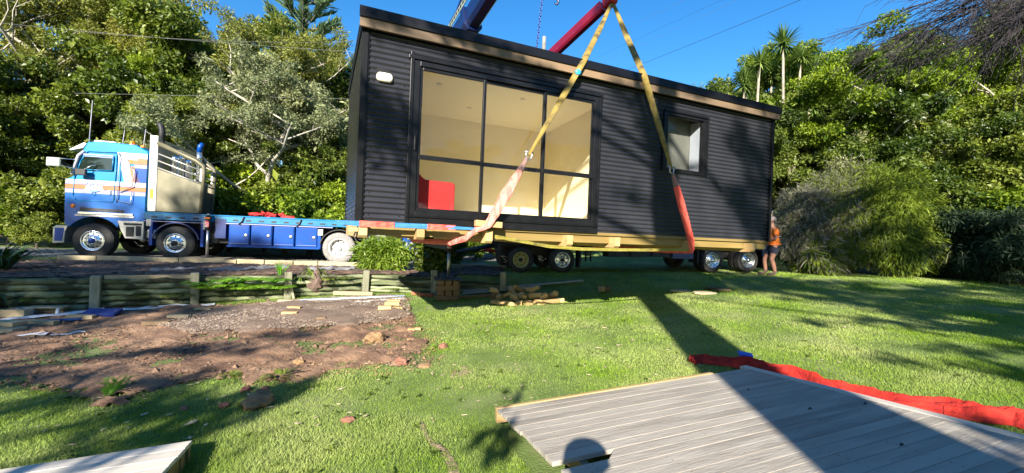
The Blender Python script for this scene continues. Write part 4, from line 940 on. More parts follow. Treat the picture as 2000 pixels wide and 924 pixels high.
# yellow sawn rail on the third bay and a fallen brace
for (ta, tb_, z) in ((1.45, 2.88, .50),):
    a, b = wpt(ta), wpt(tb_); d = (b - a); MB().box((0, 0, 0), (d.length, .05, .075)).build('sawn_rail', M_sleeper, wall, ((a + b) / 2 - WO + Vector((.05, -.05, z - .04))), (0, 0, math.atan2(d.y, d.x)))
tb0 = wpt(4.9) + Vector((.05, -.28, 0)); tag(MB().box((0, 0, 0), (.06, .05, .48)).build('short_brace', M_post, None, (tb0.x, tb0.y, gz(tb0.x, tb0.y) + .2), (.12, -.22, .4), bevel=.006), 'short leaning timber brace against the sunlit wall post', 'timber')

# kerb timbers of the drive
kr = random.Random(5); x = -12.6; i = 0
L_ = [.9, 2.0, 1.5, .75, .8, .7, 1.9, 2.2, 2.0]
for ln in L_:
    y0 = kerb_y(x) - .02; th = math.atan(.245); cx_ = x + ln / 2 * math.cos(th); cy_ = kerb_y(cx_) - .02
    o = MB().box((0, 0, 0), (ln - .02, .10, .15)).build('edging_timber', M_sleeper, None, (cx_, cy_, .50 + kr.uniform(-.015, .015)), (0, kr.uniform(-.006, .006), th + kr.uniform(-.01, .01)), bevel=.006)
    tag(o, ['first edging timber from the left end, in front of the truck bumper', 'long shaded edging timber below the front truck wheel', 'shaded edging timber between the two front truck wheels', 'short edging timber left of the second front wheel', 'short edging timber right under the second front wheel', 'short edging timber by the stabiliser plank', 'sunlit edging timber below the first two blue lockers', 'sunlit edging timber below the last two blue lockers', 'sunlit edging timber in front of the rear truck wheel'][i], 'edging timber', 'edging timbers of the drive')
    x += ln * math.cos(th) + .01; i += 1
# weed mat rags on the bed
def rag(name, u0, v0, u1, v1, wd, m_, z=.44, seed=0, h=.07, n=28, label=None, cat='cloth', fold=9.0, nj=9):
    a, b = atz(u0, v0, z), atz(u1, v1, z); d = (b - a); d.z = 0; L1 = d.length; d.normalize(); s_ = Vector((-d.y, d.x, 0)); r_ = random.Random(seed); ph = [r_.uniform(0, 6) for _ in range(6)]
    def f(i, j):
        w_ = wd * (.75 + .3 * math.sin(i * 7 + ph[0]) + .12 * math.sin(i * 23 + ph[1])); p = a + d * (i * L1) + s_ * ((j - .5) * w_ + .06 * math.sin(i * 9 + ph[2]))
        zz = gz(p.x, p.y) + .035 + h * (.5 + .5 * math.sin(j * fold + i * 11 + ph[3])) * math.sin(PI * min(1, max(0, j))) * (.4 + .6 * abs(math.sin(i * 13 + ph[4]))) + h * .5 * (mnoise.noise(Vector((p.x * 5, p.y * 5, seed))) + .3)
        return Vector((p.x, p.y, zz))
    o = rnd_cloth(name, n, nj, f, m_); return tag(o, label, cat)
rag('weed_mat', 290, 528, 388, 525, .35, M_fabric, .46, 1, .06, label='grey weed mat strip lying on the mulch in the shade left of the sunlit wall')
rag('weed_mat', 405, 529, 560, 523, .45, M_fabric, .46, 2, .10, label='crumpled sunlit grey weed mat on top of the wall above the ferns')
rag('weed_mat', 600, 528, 690, 526, .5, M_fabric, .46, 3, .12, label='folded weed mat on the wall top between the clay lump and the bamboo')
rag('weed_mat', 780, 523, 830, 524, .4, M_mem, .50, 4, .10, label='pale crumpled sheet on the wall top right of the bamboo', n=20)
# white membrane at the wall foot
rag('white_membrane', -60, 634, 205, 607, .30, M_mem, -.16, 5, .03, 60, 'long white membrane strip on the ground at the foot of the shaded wall', 'membrane')
rag('white_membrane', 200, 607, 420, 598, .28, M_mem, -.14, 6, .03, 50, 'white membrane strip running from the blue sheet to the sunlit yard', 'membrane')
rag('white_membrane', 690, 590, 790, 585, .3, M_mem, -.0, 7, .025, 26, 'bright white membrane end near the corner of the lawn', 'membrane')
rag('plaster_spill', -40, 662, 95, 655, .22, mat('pale_spill', (.40, .40, .42), (.55, .55, .56), 6, rough=.8), -.14, 8, .012, 24, 'pale grey sheet lying flat on the soil at the left edge', 'sheet')
rag('plaster_spill', 100, 660, 165, 652, .12, mat('pale_spill', (.4, .4, .4)), -.14, 9, .012, 18, 'thin pale streak of sheet on the shaded soil', 'sheet')

# ------------------------------------------------------------------ loose timber, blocks, rocks
def block(u, v, d, m_, label, rz=.3, name='timber_block', cat='timber block', ry=0, lift=0.0, group=None, rx=0):
    p = G(u, v); hz = d[2] / 2
    o = MB().box((0, 0, 0), d).build(name, m_, None, (p.x, p.y, p.z + hz + lift + .02), (rx, ry, rz), bevel=min(d) * .06)
    return tag(o, label, cat, group)
M_greyb = mat('concrete_block', (.30, .29, .27), (.40, .39, .36), 8, rough=.95, bump=.4)
block(16, 622, (.55, .16, .14), M_sleeper, 'thick sawn offcut at the left picture edge, left of two blocks by the wall', .25)
block(48, 617, (.30, .2, .14), M_greyb, 'dark grey concrete block between two timber offcuts at the wall foot', .3, 'concrete_block', 'block')
bo = empty('trestle_step', G(92, 616) + Vector((0, 0, .02)), (0, 0, .3), 'small pale timber step with white brackets at the wall foot', 'step')
MB().b2(-.26, .26, -.09, .09, .12, .15).b2(-.2, .2, .05, .08, .0, .12).build('tread', M_sleeper, bo, bevel=.004)
for s in (-.2, .17): MB().prism([(s, 0), (s + .04, 0), (s + .05, .12), (s + .01, .12)], -.10, -.06).build('bracket', M_mem, bo)
o = MB().box((0, 0, 0), (.50, .26, .06)).build('blue_sheet', M_bluet, None, atz(199, 616, -.12), (.25, 0, .28), bevel=.004); o.location.z = gz(o.location.x, o.location.y) + .09; tag(o, 'dark blue plastic sheet folded over the white membrane at the wall foot', 'sheet')
block(158, 625, (.42, .10, .07), M_sleeper, 'flat sunless offcut on the soil just left of the blue sheet', .12)
block(80, 636, (.48, .11, .07), M_sleeper, 'flat offcut on soil below the white membrane, left of the blue sheet', .05)
block(6, 646, (.5, .2, .06), M_sleeper, 'upper board of the two board stack at the left picture edge', .02, lift=.07); block(4, 650, (.5, .22, .06), M_sleeper, 'lower board of the two board stack at the left picture edge', .08)
block(307, 636, (.38, .14, .06), M_brown, 'reddish flat offcut in the shade above the sunlit soil', .25)
block(350, 622, (.34, .12, .05), M_sleeper, 'pale flat offcut lying near the sunlit soil, right of a reddish one', .2)
block(398, 607, (.30, .12, .04), M_sleeper, 'small pale offcut in the shade at the wall foot', .1)
block(566, 619, (.27, .13, .08), M_pine_end, 'lower bright pine block of the pair on the gravel', .15); block(576, 608, (.24, .12, .08), M_pine_end, 'upper bright pine block of the pair on the gravel', .05)
block(627, 630, (.15, .10, .08), M_brown, 'small dark block alone at the shadow edge on the gravel', .3)
block(752, 610, (.26, .14, .11), M_pine_end, 'left block of the two bright blocks at the lawn corner', .1); block(775, 609, (.24, .12, .08), M_pine_end, 'right block of the two bright blocks at the lawn corner', .1)
block(765, 600, (.30, .12, .07), M_pine_end, 'bright block laid behind the pair at the lawn corner', .3, lift=.02); block(770, 592, (.28, .12, .06), M_pine_end, 'rearmost bright block at the lawn corner by the membrane', .1)
block(803, 647, (.11, .09, .03), M_pine_end, 'left of two small flat pale pieces half in the lawn edge', .2); block(816, 646, (.10, .09, .03), M_pine_end, 'right of two small flat pale pieces half in the lawn edge', .1)
block(690, 578, (.95, .1, .09), M_sleeper, 'sunlit pale timber lying along the wall foot', .1); block(590, 592, (1.0, .08, .05), M_sleeper, 'long thin board on the gravel along the wall foot', .16)
block(520, 600, (1.1, .08, .04), M_brown, 'thin reddish board in the shadow streak on the gravel', .16)
block(1175, 571, (.14, .14, .14), M_pine_end, 'left orange block of the two standing at the shadow edge on the lawn', .5); block(1186, 570, (.16, .13, .12), M_brown, 'right darker block of the two standing at the shadow edge on the lawn', .3)
# bricks at end of the wall
for (u, v, r) in ((812, 577, .2), (826, 580, .3), (838, 581, .1)): block(u, v, (.22, .11, .075), mat('red_brick', (.38, .13, .06), (.30, .10, .05), 8, rough=.9, rand=.15), ['brick red lump at the lawn corner nearest the membrane', 'middle brick of three beside the timber crib', 'brick touching the timber crib'][(812, 826, 838).index(u)], r, 'brick', 'brick')
# pile of offcuts
pr_ = random.Random(8); pc = G(1030, 592); grp = 'firewood offcuts of the pile on the lawn'
spots = []
desc = ['wedge shaped', 'square ended', 'long', 'short', 'tilted', 'upright', 'flat', 'knotty', 'split', 'orange']
bu = [(968, 595), (985, 598), (1000, 600), (1015, 596), (1032, 598), (1050, 594), (1068, 594), (1085, 590), (1094, 588), (975, 588), (990, 585), (1005, 586), (1020, 582), (1036, 584), (1052, 583), (1066, 584), (1080, 584), (998, 578), (1012, 576), (1026, 576), (1042, 577), (966, 580), (1020, 590), (1045, 588), (1004, 591), (1060, 589)]
for i, (u, v) in enumerate(bu):
    lay = 0 if i < 9 else (1 if i < 17 or i > 21 else 2)
    dd = (pr_.uniform(.16, .34), pr_.uniform(.09, .13), pr_.uniform(.07, .11)); p = G(u, 594 - (594 - v) * .6)
    mb_ = MB()
    if i % 3 == 0: mb_.prism([(-dd[0] / 2, -dd[2] / 2), (dd[0] / 2, -dd[2] / 2), (dd[0] / 2 - dd[2] * .9, dd[2] / 2), (-dd[0] / 2, dd[2] / 2)], -dd[1] / 2, dd[1] / 2)
    else: mb_.box((0, 0, 0), dd)
    h = .05 + lay * .09
    o = mb_.build('timber_offcut', M_pine_end, None, (p.x, p.y, p.z + h), (pr_.uniform(-.5, .5) * (lay > 0), pr_.uniform(-.45, .45) * (lay > 0) - .05, pr_.uniform(-1.4, 1.4)), bevel=.005)
    rk = sorted([b_[0] for j_, b_ in enumerate(bu) if (0 if j_ < 9 else (1 if j_ < 17 or j_ > 21 else 2)) == lay]).index(u); lev = ['bottom', 'middle', 'top'][lay]; ordn = ['first', 'second', 'third', 'fourth', 'fifth', 'sixth', 'seventh', 'eighth', 'ninth', 'tenth', 'eleventh', 'twelfth', 'thirteenth'][rk]
    tag(o, '%s pine offcut, %s from the left in the %s layer of the pile' % ('square ended' if i % 3 else 'mitred', ordn, lev), 'offcut', grp)
p = G(965, 583); tag(MB().tube([(0, 0, -.02), (.02, .02, .24)], [.10, .085], 9).build('split_log', M_brown, None, (p.x, p.y, p.z), (0, .1, 0)), 'brown upright log standing at the left end of the offcut pile', 'log')
# long flat metal strip & pipe lying on the ground
def bar_ground(u0, v0, u1, v1, wd, th, m_, name, label, cat, z=.03):
    a, b = G(u0, v0), G(u1, v1); a.z += z; b.z += z; d = b - a; R1, L1 = boom(a, b, wd, th)
    o = MB().box((0, 0, 0), (L1, wd, th)).build(name, m_, None, (a + b) / 2, R1.to_euler()); return tag(o, label, cat)
bar_ground(905, 573, 1138, 552, .09, .04, mat('grey_weatherboard', (.36, .37, .38), (.28, .29, .3), 5, rough=.6), 'long_board', 'long grey board lying across the shaded bank behind the offcut pile', 'board', .06)
bar_ground(905, 577, 1055, 563, .12, .03, mat('grey_weatherboard', (.3, .3, .3)), 'long_board', 'second grey board half under the longer one behind the offcut pile', 'board', .05)
bar_ground(855, 585, 980, 578, .09, .06, M_brown, 'long_board', 'reddish brown board at the lawn edge beside the crib', 'board', .03)
a, b = G(585, 592), G(790, 583); tag(MB().tube([a + Vector((0, 0, .06)), b + Vector((0, 0, .06))], .022, 8).build('water_pipe', M_pipe, None), 'thin pale blue pipe on the gravel at the wall foot', 'pipe')
a, b = G(0, 640), G(160, 630); tag(MB().tube([a + Vector((0, 0, .06)), b + Vector((0, 0, .06))], .03, 8).build('water_pipe', mat('dark_blue_pipe', (.02, .06, .2), rough=.4), None), 'dark blue pipe along the white membrane at the left', 'pipe')
# flat stones near shadow
for (u, v, s, lb) in ((1330, 570, .35, 'flat pale slab left of two on the far lawn'), (1375, 574, .4, 'flat pale slab right of two on the far lawn')):
    p = G(u, v); r_ = random.Random(u); poly = [(math.cos(2 * PI * k / 9) * s * r_.uniform(.7, 1.1), math.sin(2 * PI * k / 9) * s * .5 * r_.uniform(.7, 1.1)) for k in range(9)]
    tag(MB().prism(poly, 0, .05, 'xy').build('flat_slab', M_sleeper, None, p, (0, 0, .2), bevel=.01), lb, 'slab')
for (u, v, lb) in ((1392, 565, 'dark flat plank piece left of another on the far lawn'), (1412, 569, 'dark flat plank piece right of another on the far lawn')):
    block(u, v, (.4, .16, .04), M_brown, lb, .3, 'plank_piece', 'plank')
def rock(u, v, s, m_, label, seed, flat=.65, name='rock', cat='rock', loc=None):
    bm = bmesh.new(); bmesh.ops.create_icosphere(bm, subdivisions=3, radius=1); r_ = random.Random(seed); of = Vector((seed * 3.1, seed * 1.7, 0))
    for vv in bm.verts:
        n_ = vv.co.normalized(); k = 1 + .35 * mnoise.noise(n_ * 1.5 + of) + .22 * mnoise.noise(n_ * 3.5 + of) + .10 * mnoise.noise(n_ * 8 + of); vv.co = Vector((n_.x * k * s, n_.y * k * s * .8, n_.z * k * s * flat))
    me = bpy.data.meshes.new(name); bm.to_mesh(me); bm.free(); me.materials.append(m_)
    for p_ in me.polygons: p_.use_smooth = False
    p = loc or G(u, v); return tag(link(name, me, None, (p.x, p.y, p.z + s * flat * .4), (0, 0, r_.uniform(0, 6))), label, cat)
rock(733, 668, .16, M_rock, 'big tan clay lump on the bare soil with sun on it', 1); rock(783, 712, .09, M_rockp, 'brown clay lump at the lawn edge right of the soil', 2)
rock(866, 679, .07, M_rockp, 'small reddish stone alone on the lawn right of the soil', 3); rock(505, 792, .15, M_rock, 'brown clay lump on the shaded grass', 4, .6); rock(581, 712, .07, M_rock, 'small clay stone at the soil edge among weeds', 5)
rock(481, 764, .06, M_rockp, 'reddish clod on the shaded grass above a bigger lump', 6); rock(518, 762, .045, M_rockp, 'small pinkish clod at the sunlit grass edge', 7)
rock(438, 795, .05, M_rockp, 'reddish clod in the shaded grass left of the brown lump', 8); rock(360, 800, .035, M_rockp, 'tiny clod farthest left in the shaded grass', 9); rock(680, 822, .055, M_rockp, 'reddish clod in the middle of the sunlit lawn', 10, .5)
rock(713, 695, .06, M_rock, 'pale clay stone beside the big tan lump', 11); rock(760, 694, .07, M_rock, 'pale broken clay stone below the big tan lump', 12, .4); rock(830, 716, .10, M_rock, 'flat clay patch lump at the lawn edge', 13, .25)
rock(800, 665, .05, M_rock, 'small clay stone by two flat pale pieces', 14, .5)
q_ = wpt(5.35); rock(0, 0, .25, mat('tree_stump', (.10, .065, .05), (.17, .115, .09), 5, rough=.95, bump=.8, bscale=12), 'knotty brown root stump bulging through the sunlit wall', 21, 1.15, 'root_stump', 'stump', Vector((q_.x, q_.y + .07, .13)))
# plough scar in the lawn
M_scar = mat('scar_soil', (.16, .11, .07), (.26, .19, .12), 12, rough=.95, bump=1, bscale=60, world=True)
for px_, nm_, lb_ in (([(812, 826), (826, 824), (850, 862), (880, 890), (905, 924), (925, 960), (910, 965), (885, 930), (862, 900), (838, 870)], 'turf_scar', ''), ([(845, 735), (880, 722), (912, 716), (930, 728), (890, 738)], 'turf_scar', '')):
    g_ = gpoly(px_); tag(link(nm_, sheet(nm_, g_, M_scar, .012, .006, lambda X, Y: (vnoise(X, Y, 25, 8) - .5) * .03, 55, .03)), kind='structure')
# ------------------------------------------------------------------ decks
A_ = ray(3200, 433).normalized(); B_ = ray(680, 522); Nn = A_.cross(B_).normalized()
if Nn.z < 0: Nn = -Nn
E_ = Nn.cross(A_).normalized(); DM = Matrix(((A_.x, E_.x, Nn.x), (A_.y, E_.y, Nn.y), (A_.z, E_.z, Nn.z)))
DD = 1.2; DORG = CAMP - Nn * DD
def dk(a, e, h=0): return DORG + A_ * a + E_ * e + Nn * h
deckR = empty('timber_deck', DORG, DM.to_euler(), 'large weathered grey timber deck lying on the lawn at the lower right, one corner missing', 'deck')
dr_ = random.Random(3)
e = 3.375; i = 0
while e > -.9:
    x0 = 1.10 + dr_.uniform(-.008, .008); x1 = 3.835
    if i == 10: x0 = 1.50
    wdt = .0972
    pts_ = None
    mb_ = MB()
    if i == 10: mb_.prism([(x0 - .07, e - wdt), (x1, e - wdt), (x1, e), (x0 + .03, e)], -.028, 0, 'xy')
    elif i < 10: mb_.prism([(x0, e - wdt), (x1, e - wdt), (x1, e), (x0, e)], -.028, dr_.uniform(-.001, .001), 'xy')
    else: mb_.prism([(x0 + .01, e - wdt), (x1 if e < 1.35 else x1, e - wdt), (x1, e), (x0 + .01, e)], -.028, dr_.uniform(-.001, .001), 'xy')
    o = mb_.build('deck_board', M_deck, deckR, bevel=.0012)
    e -= .1012; i += 1
MB().b2(3.842, 3.93, -1.0, 3.46, -.028, .004).build('border_board', mat('pale_border_board', (.48, .43, .36), (.6, .55, .47), 5, (1, .1, 1), rough=.7, c3=(.3, .26, .21), s3=3, t3=.58, bump=.3), deckR, bevel=.004)
MB().b2(1.09, 3.40, 3.382, 3.425, -.115, .006).build('rim_joist', M_rim, deckR, bevel=.004); MB().b2(3.41, 3.84, 3.382, 3.425, -.125, -.012).build('rim_joist', M_brown, deckR, bevel=.003)
MB().b2(3.845, 3.93, 3.30, 3.44, -.12, -.03).build('corner_block', M_brown, deckR)
MB().b2(3.86, 3.905, -1.0, 3.40, -.125, -.03).b2(1.11, 3.85, -.95, -.91, -.125, -.03).build('rim_joist', M_brown, deckR)
for x in (1.3, 1.75, 2.2, 2.65, 3.1, 3.55): MB().b2(x - .022, x + .022, -.9, 3.38, -.12, -.0295).build('joist', M_brown, deckR)
sc_ = MB(); 
for e_ in np.arange(3.33, .5, -.1012):
    for x in (1.3, 1.75, 2.2, 2.65, 3.1, 3.55):
        for s in (-.025, .025):
            if e_ > .5: sc_.lathe([(.0001, .0015), (.004, .0012), (.0045, -.001)], 6, 'z', (x + .0, e_ + s, .0))
sc_.build('deck_screw', M_brown, deckR)['kind'] = 'stuff'
deckL = empty('timber_deck', dk(-1.10, 3.80, -.015), DM.to_euler(), 'pale timber deck section poking in at the lower left corner', 'deck')
e = 0
for i in range(12):
    MB().b2(-3.2, 0 + dr_.uniform(-.003, .003), e - .139, e, -.028, 0).build('deck_board', mat('pale_deck_wood', (.56, .50, .41), (.66, .60, .51), 4, (.09, 1.2, 1.2), rough=.65, c3=(.42, .30, .2), s3=2.2, t3=.66, rand=.05, bump=.2), deckL, bevel=.003); e -= .1425
MB().b2(-3.2, -.01, -.045, -.005, -.15, -.0285).b2(-3.2, -.01, -1.7, -1.66, -.15, -.0285).build('rim_joist', M_sleeper, deckL, bevel=.003)
for y0, y1 in ((-.02, -.06), (-.13, -.20), (-.23, -.42), (-.46, -1.2)): MB().b2(-.05, -.006, y1, y0, -.148, -.0288).build('end_board', M_pine, deckL, bevel=.003)
for x in (-.45, -.9, -1.35, -1.8): MB().b2(x - .022, x + .022, -1.66, -.05, -.145, -.029).build('joist', M_pine, deckL)
# leaves on deck
for k, (a_, e_, rz_) in enumerate(((3.02, 2.75, .3), (2.88, 2.42, -.5), (3.35, 1.95, .2), (2.6, 1.95, 1.2))):
    pass
def deck_at(u, v):
    d = ray(u, v); return CAMP + d * (-DD / d.dot(Nn)) 
for (u, v, s, lb) in ((1583, 801, .028, 'dark twig leaf lying left of a bigger dead leaf on the shaded deck'), (1691, 791, .028, 'bigger dark dead leaf on the shaded deck near the border board'), (1762, 872, .026, 'curled pale dead leaf on the shaded deck lowest of the leaves'), (1462, 763, .016, 'small dark leaf on the deck near the shadow edge')):
    p = deck_at(u, v) + Nn * .006; lf = MB(); lf.add([(-s, 0, 0), (-s * .3, s * .35, .008), (s * .5, s * .3, .012), (s, 0, .002), (s * .4, -s * .25, .006), (-s * .4, -s * .25, .003)], [(0, 1, 2, 3, 4, 5)])
    tag(lf.build('dead_leaf', M_dryleaf, None, p, (.0, 0, .4)), lb, 'leaf')
# ------------------------------------------------------------------ red sling cloth on the lawn
path = [(1350, 712, .10), (1375, 705, .30), (1430, 712, .34), (1480, 722, .36), (1540, 735, .30), (1600, 752, .30), (1680, 772, .34), (1760, 788, .34), (1840, 800, .40), (1910, 812, .42), (1990, 822, .40), (2080, 845, .36), (2200, 880, .3)]
PP = [(G(u, v), w_) for u, v, w_ in path]
def tarp(i, j):
    t = i * (len(PP) - 1); k = min(int(t), len(PP) - 2); fr_ = t - k; p = PP[k][0].lerp(PP[k + 1][0], fr_); w_ = PP[k][1] * (1 - fr_) + PP[k + 1][1] * fr_
    d = (PP[k + 1][0] - PP[k][0]); d.z = 0; d.normalize(); s_ = Vector((-d.y, d.x, 0)); jj = j - .5
    q = p + s_ * (jj * w_ * (1 + .12 * math.sin(i * 31)) + .02 * math.sin(i * 40)); al = i * 22
    env = (1 - (2 * jj) ** 4)
    nz_ = mnoise.noise(Vector((i * 7, jj * 1.5, 1))) * 1.8; fold = 1 - abs(math.sin(jj * 9 + nz_ + al * .12)); fold2 = 1 - abs(math.sin(jj * 19 - nz_ * 1.7 + al * .3 + 1))
    zz = gz(q.x, q.y) + .012 + env * (.055 * fold + .022 * fold2 + .07 * max(0, mnoise.noise(Vector((q.x * 2.2, q.y * 2.2, 3)))+.25) + .02 * mnoise.noise(Vector((q.x * 7, q.y * 7, 5))) + .010 * mnoise.noise(Vector((q.x * 21, q.y * 21, 9))))
    return Vector((q.x, q.y, zz))
tag(rnd_cloth('red_sling_cloth', 420, 80, tarp, M_tarp), 'long crumpled red lifting sling laid on the lawn along the edge of the grey deck', 'sling')
p = G(1455, 708); tag(MB().box((0, 0, .0), (.16, .09, .03)).build('blue_tag', mat('bright_blue_plastic', (.02, .12, .6), rough=.4), None, p + Vector((0, 0, .10)), (.2, .1, -.3), bevel=.004), 'small bright blue plastic tag on the red cloth', 'tag')

# ------------------------------------------------------------------ vegetation
def unit(a): return a / (np.linalg.norm(a, axis=-1, keepdims=True) + 1e-9)
def leaf_cloud(name, P, out, L, W, m_, seed, droop=.3, upn=.6, lvar=.35, bend=0.0, dirs=None):
    r = np.random.RandomState(seed); n = len(P)
    d = dirs if dirs is not None else unit(r.normal(0, 1, (n, 3)) + out * .8 + np.array([0, 0, -droop]))
    nr = unit(r.normal(0, .55, (n, 3)) + np.array([0, 0, upn]) + out * .5)
    s = unit(np.cross(d, nr)); l = (L * np.exp(r.normal(0, lvar, n)))[:, None]; w_ = l * (W / L)
    n2 = np.cross(s, d)
    V = np.stack([P, P + d * l * .5 + s * w_ * .5 + n2 * l * .06, P + d * l + n2 * (-bend) * l, P + d * l * .5 - s * w_ * .5 + n2 * l * .06], 1).reshape(-1, 3)
    return np_mesh(name, V, quads=np.arange(n * 4).reshape(-1, 4), mat=m_)
def skeleton(seed, H, th, spread, up=.35, levels=3, nch=(6, 4, 3), r0=.16, wig=.16, start=.35):
    r = random.Random(seed); br = []; tips = []
    def go(p, d, ln, rad, lev):
        pts = [p.copy()]; n = 5
        for i in range(n):
            d = (d + Vector((r.uniform(-1, 1), r.uniform(-1, 1), r.uniform(-.6, 1) * up + up * .25)) * wig).normalized(); p = p + d * ln / n; pts.append(p.copy())
        br.append((pts, [rad * (1 - .55 * i / n) for i in range(n + 1)], lev))
        if lev >= levels: tips.append(p.copy()); tips.append(pts[3].copy()); return
        k = nch[lev]
        for j in range(k):
            t = start + (1 - start) * (j + r.random()) / k if lev == 0 else .3 + .7 * (j + r.random()) / k
            q = t * n; i0 = min(int(q), n - 1); b = pts[i0].lerp(pts[i0 + 1], q - i0); a = r.uniform(0, 2 * PI) if lev else j * 2.4 + r.uniform(-.5, .5)
            h = Vector((math.cos(a), math.sin(a), 0)); nd = (d * (.45 if lev else .35) + h * spread + Vector((0, 0, up * .6))).normalized()
            go(b, nd, ln * (r.uniform(.42, .62) if lev == 0 else r.uniform(.5, .72)) * (1.15 - .35 * t if lev == 0 else 1), rad * .5, lev + 1)
        tips.append(p.copy())
    go(Vector((0, 0, -.1)), Vector((r.uniform(-.1, .1), r.uniform(-.1, .1), 1)), th, r0, 0)
    mz = max(t.z for t in tips); k = H / (mz + .4)
    return [([p * k for p in pts], [q * k for q in rs], lv) for pts, rs, lv in br], [t * k for t in tips]
def wood_mesh(name, br, m_, nmin=4):
    mb = MB()
    for pts, rs, lv in br: mb.tube(pts, rs, max(nmin, 8 - 2 * lv), caps=False)
    me = bpy.data.meshes.new(name); me.from_pydata(mb.v, [], mb.f); me.materials.append(m_); me.polygons.foreach_set('use_smooth', [True] * len(mb.f)); return me
def clump_points(tips, n, rad, seed, flat=.7, drop=.0):
    r = np.random.RandomState(seed); T = np.array([tuple(t) for t in tips]); N_ = len(T); cr_ = rad * r.uniform(.6, 1.35, N_)
    k = r.choice(N_, n, p=cr_ ** 2 / (cr_ ** 2).sum()); o = unit(r.normal(0, 1, (n, 3))); rr = r.uniform(0, 1, n) ** .45
    o2 = o * (cr_[k] * rr)[:, None]; o2[:, 2] *= flat
    return T[k] + o2 + np.array([0, 0, -drop]), o
LM = {
 'dark': leaf_mat('glossy_dark_leaf', (.022, .045, .007), (.14, .19, .02), .28, .35, .3, .5),
 'olive': leaf_mat('olive_fine_leaf', (.06, .08, .015), (.34, .345, .06), .3, .6, .25),
 'silver': leaf_mat('silver_green_leaf', (.065, .085, .03), (.40, .42, .20), .3, .55, .2),
 'lime': leaf_mat('bright_green_leaf', (.045, .09, .006), (.33, .42, .032), .4, .45, .25),
 'mid': leaf_mat('mid_green_leaf', (.04, .075, .010), (.23, .275, .042), .35, .45, .3),
 'gold': leaf_mat('golden_green_foliage', (.035, .07, .007), (.27, .32, .025), .3, .6, .1),
 'grey': leaf_mat('grey_twig_foliage', (.13, .125, .09), (.32, .30, .22), .15, .8, .15),
 'fern': leaf_mat('fern_green', (.10, .26, .02), (.25, .48, .05), .4, .5, .15),
 'bamboo': leaf_mat('bamboo_leaf', (.07, .15, .012), (.24, .34, .05), .35, .4, .15),
 'flax': leaf_mat('dark_flax_leaf', (.02, .05, .012), (.05, .10, .025), .2, .35, .1),
 'cord': leaf_mat('cordyline_leaf', (.06, .12, .03), (.22, .30, .07), .25, .4, .1),
 'pine': leaf_mat('pine_foliage', (.05, .10, .045), (.16, .24, .10), .2, .6, .1),
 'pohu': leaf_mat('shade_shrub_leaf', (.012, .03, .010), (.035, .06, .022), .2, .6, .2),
}
PROTO = {}
def proto_tree(key, seed, H, lm, bark, n, rad, L, W, kw, flat=.7, droop=.3):
    br, tips = skeleton(seed, H, **kw); P, o = clump_points(tips, n, rad, seed + 7, flat)
    PROTO[key] = (H, wood_mesh('trunk', br, bark), leaf_cloud('crown', P, o, L, W, lm, seed + 9, droop))
K1 = dict(th=5, spread=1.0, up=.35, r0=.20)
proto_tree('A1', 3, 8, LM['dark'], M_bark, 78000, .42, .115, .065, dict(th=4.2, spread=1.05, up=.3, r0=.13, start=.2, nch=(8, 4, 3)))
proto_tree('A2', 14, 8, LM['mid'], M_bark, 76000, .42, .11, .06, dict(th=4.2, spread=.95, up=.35, r0=.13, start=.2, nch=(8, 4, 3)))
proto_tree('B1', 21, 11, LM['olive'], M_barkw, 60000, .34, .10, .04, dict(th=7, spread=.62, up=.5, r0=.13, start=.3, nch=(9, 4, 3), wig=.2), .8)
proto_tree('B2', 33, 11, LM['olive'], M_barkw, 56000, .32, .10, .04, dict(th=7, spread=.7, up=.5, r0=.13, start=.35, nch=(8, 4, 3), wig=.22), .8)
proto_tree('C1', 45, 7.5, LM['silver'], M_barkw, 44000, .32, .085, .04, dict(th=3.6, spread=1.1, up=.3, r0=.09, start=.25, nch=(7, 4, 3), wig=.26), .7)
proto_tree('D1', 52, 9, LM['lime'], M_barkw, 110000, .42, .085, .045, dict(th=4.8, spread=1.0, up=.4, r0=.13, start=.3, nch=(7, 4, 3)), .5)
proto_tree('D2', 67, 9, LM['lime'], M_barkw, 100000, .40, .085, .045, dict(th=4.8, spread=.95, up=.4, r0=.13, start=.25, nch=(8, 4, 3), wig=.2), .5)
proto_tree('E1', 71, 2.6, LM['mid'], M_barkd, 22000, .30, .08, .048, dict(th=1.2, spread=1.2, up=.25, r0=.06, start=.1, nch=(8, 3, 2)))
proto_tree('E2', 82, 2.6, LM['lime'], M_barkd, 20000, .28, .085, .05, dict(th=1.2, spread=1.1, up=.3, r0=.06, start=.1, nch=(8, 3, 2)))
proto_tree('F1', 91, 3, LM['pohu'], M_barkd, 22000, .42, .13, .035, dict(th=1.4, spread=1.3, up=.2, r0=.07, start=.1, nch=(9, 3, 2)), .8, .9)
def plant(key, X, Y, H, label, cat='tree', group=None, name='tree', rz=None, sx=1.0, sink=.0):
    Hp, wm, cm = PROTO[key]; s = H / Hp; z = gz(X, Y) - sink
    o = empty(name, (X, Y, z), (0, 0, rz if rz is not None else (X * 7.3 + Y * 3.1) % 6.28), label, cat, group); o.scale = (s * sx, s * sx, s)
    link('trunk', wm, o); link('crown', cm, o); return o
def plant_px(key, u, vtop, Y, label, **k):
    p = aty(u, vtop, Y); return plant(key, p.x, Y, max(.8, (p.z - gz(p.x, Y)) * (1.12 if key[0] in 'ABCD' else 1)), label, **k)
gl = 'bush behind the truck'
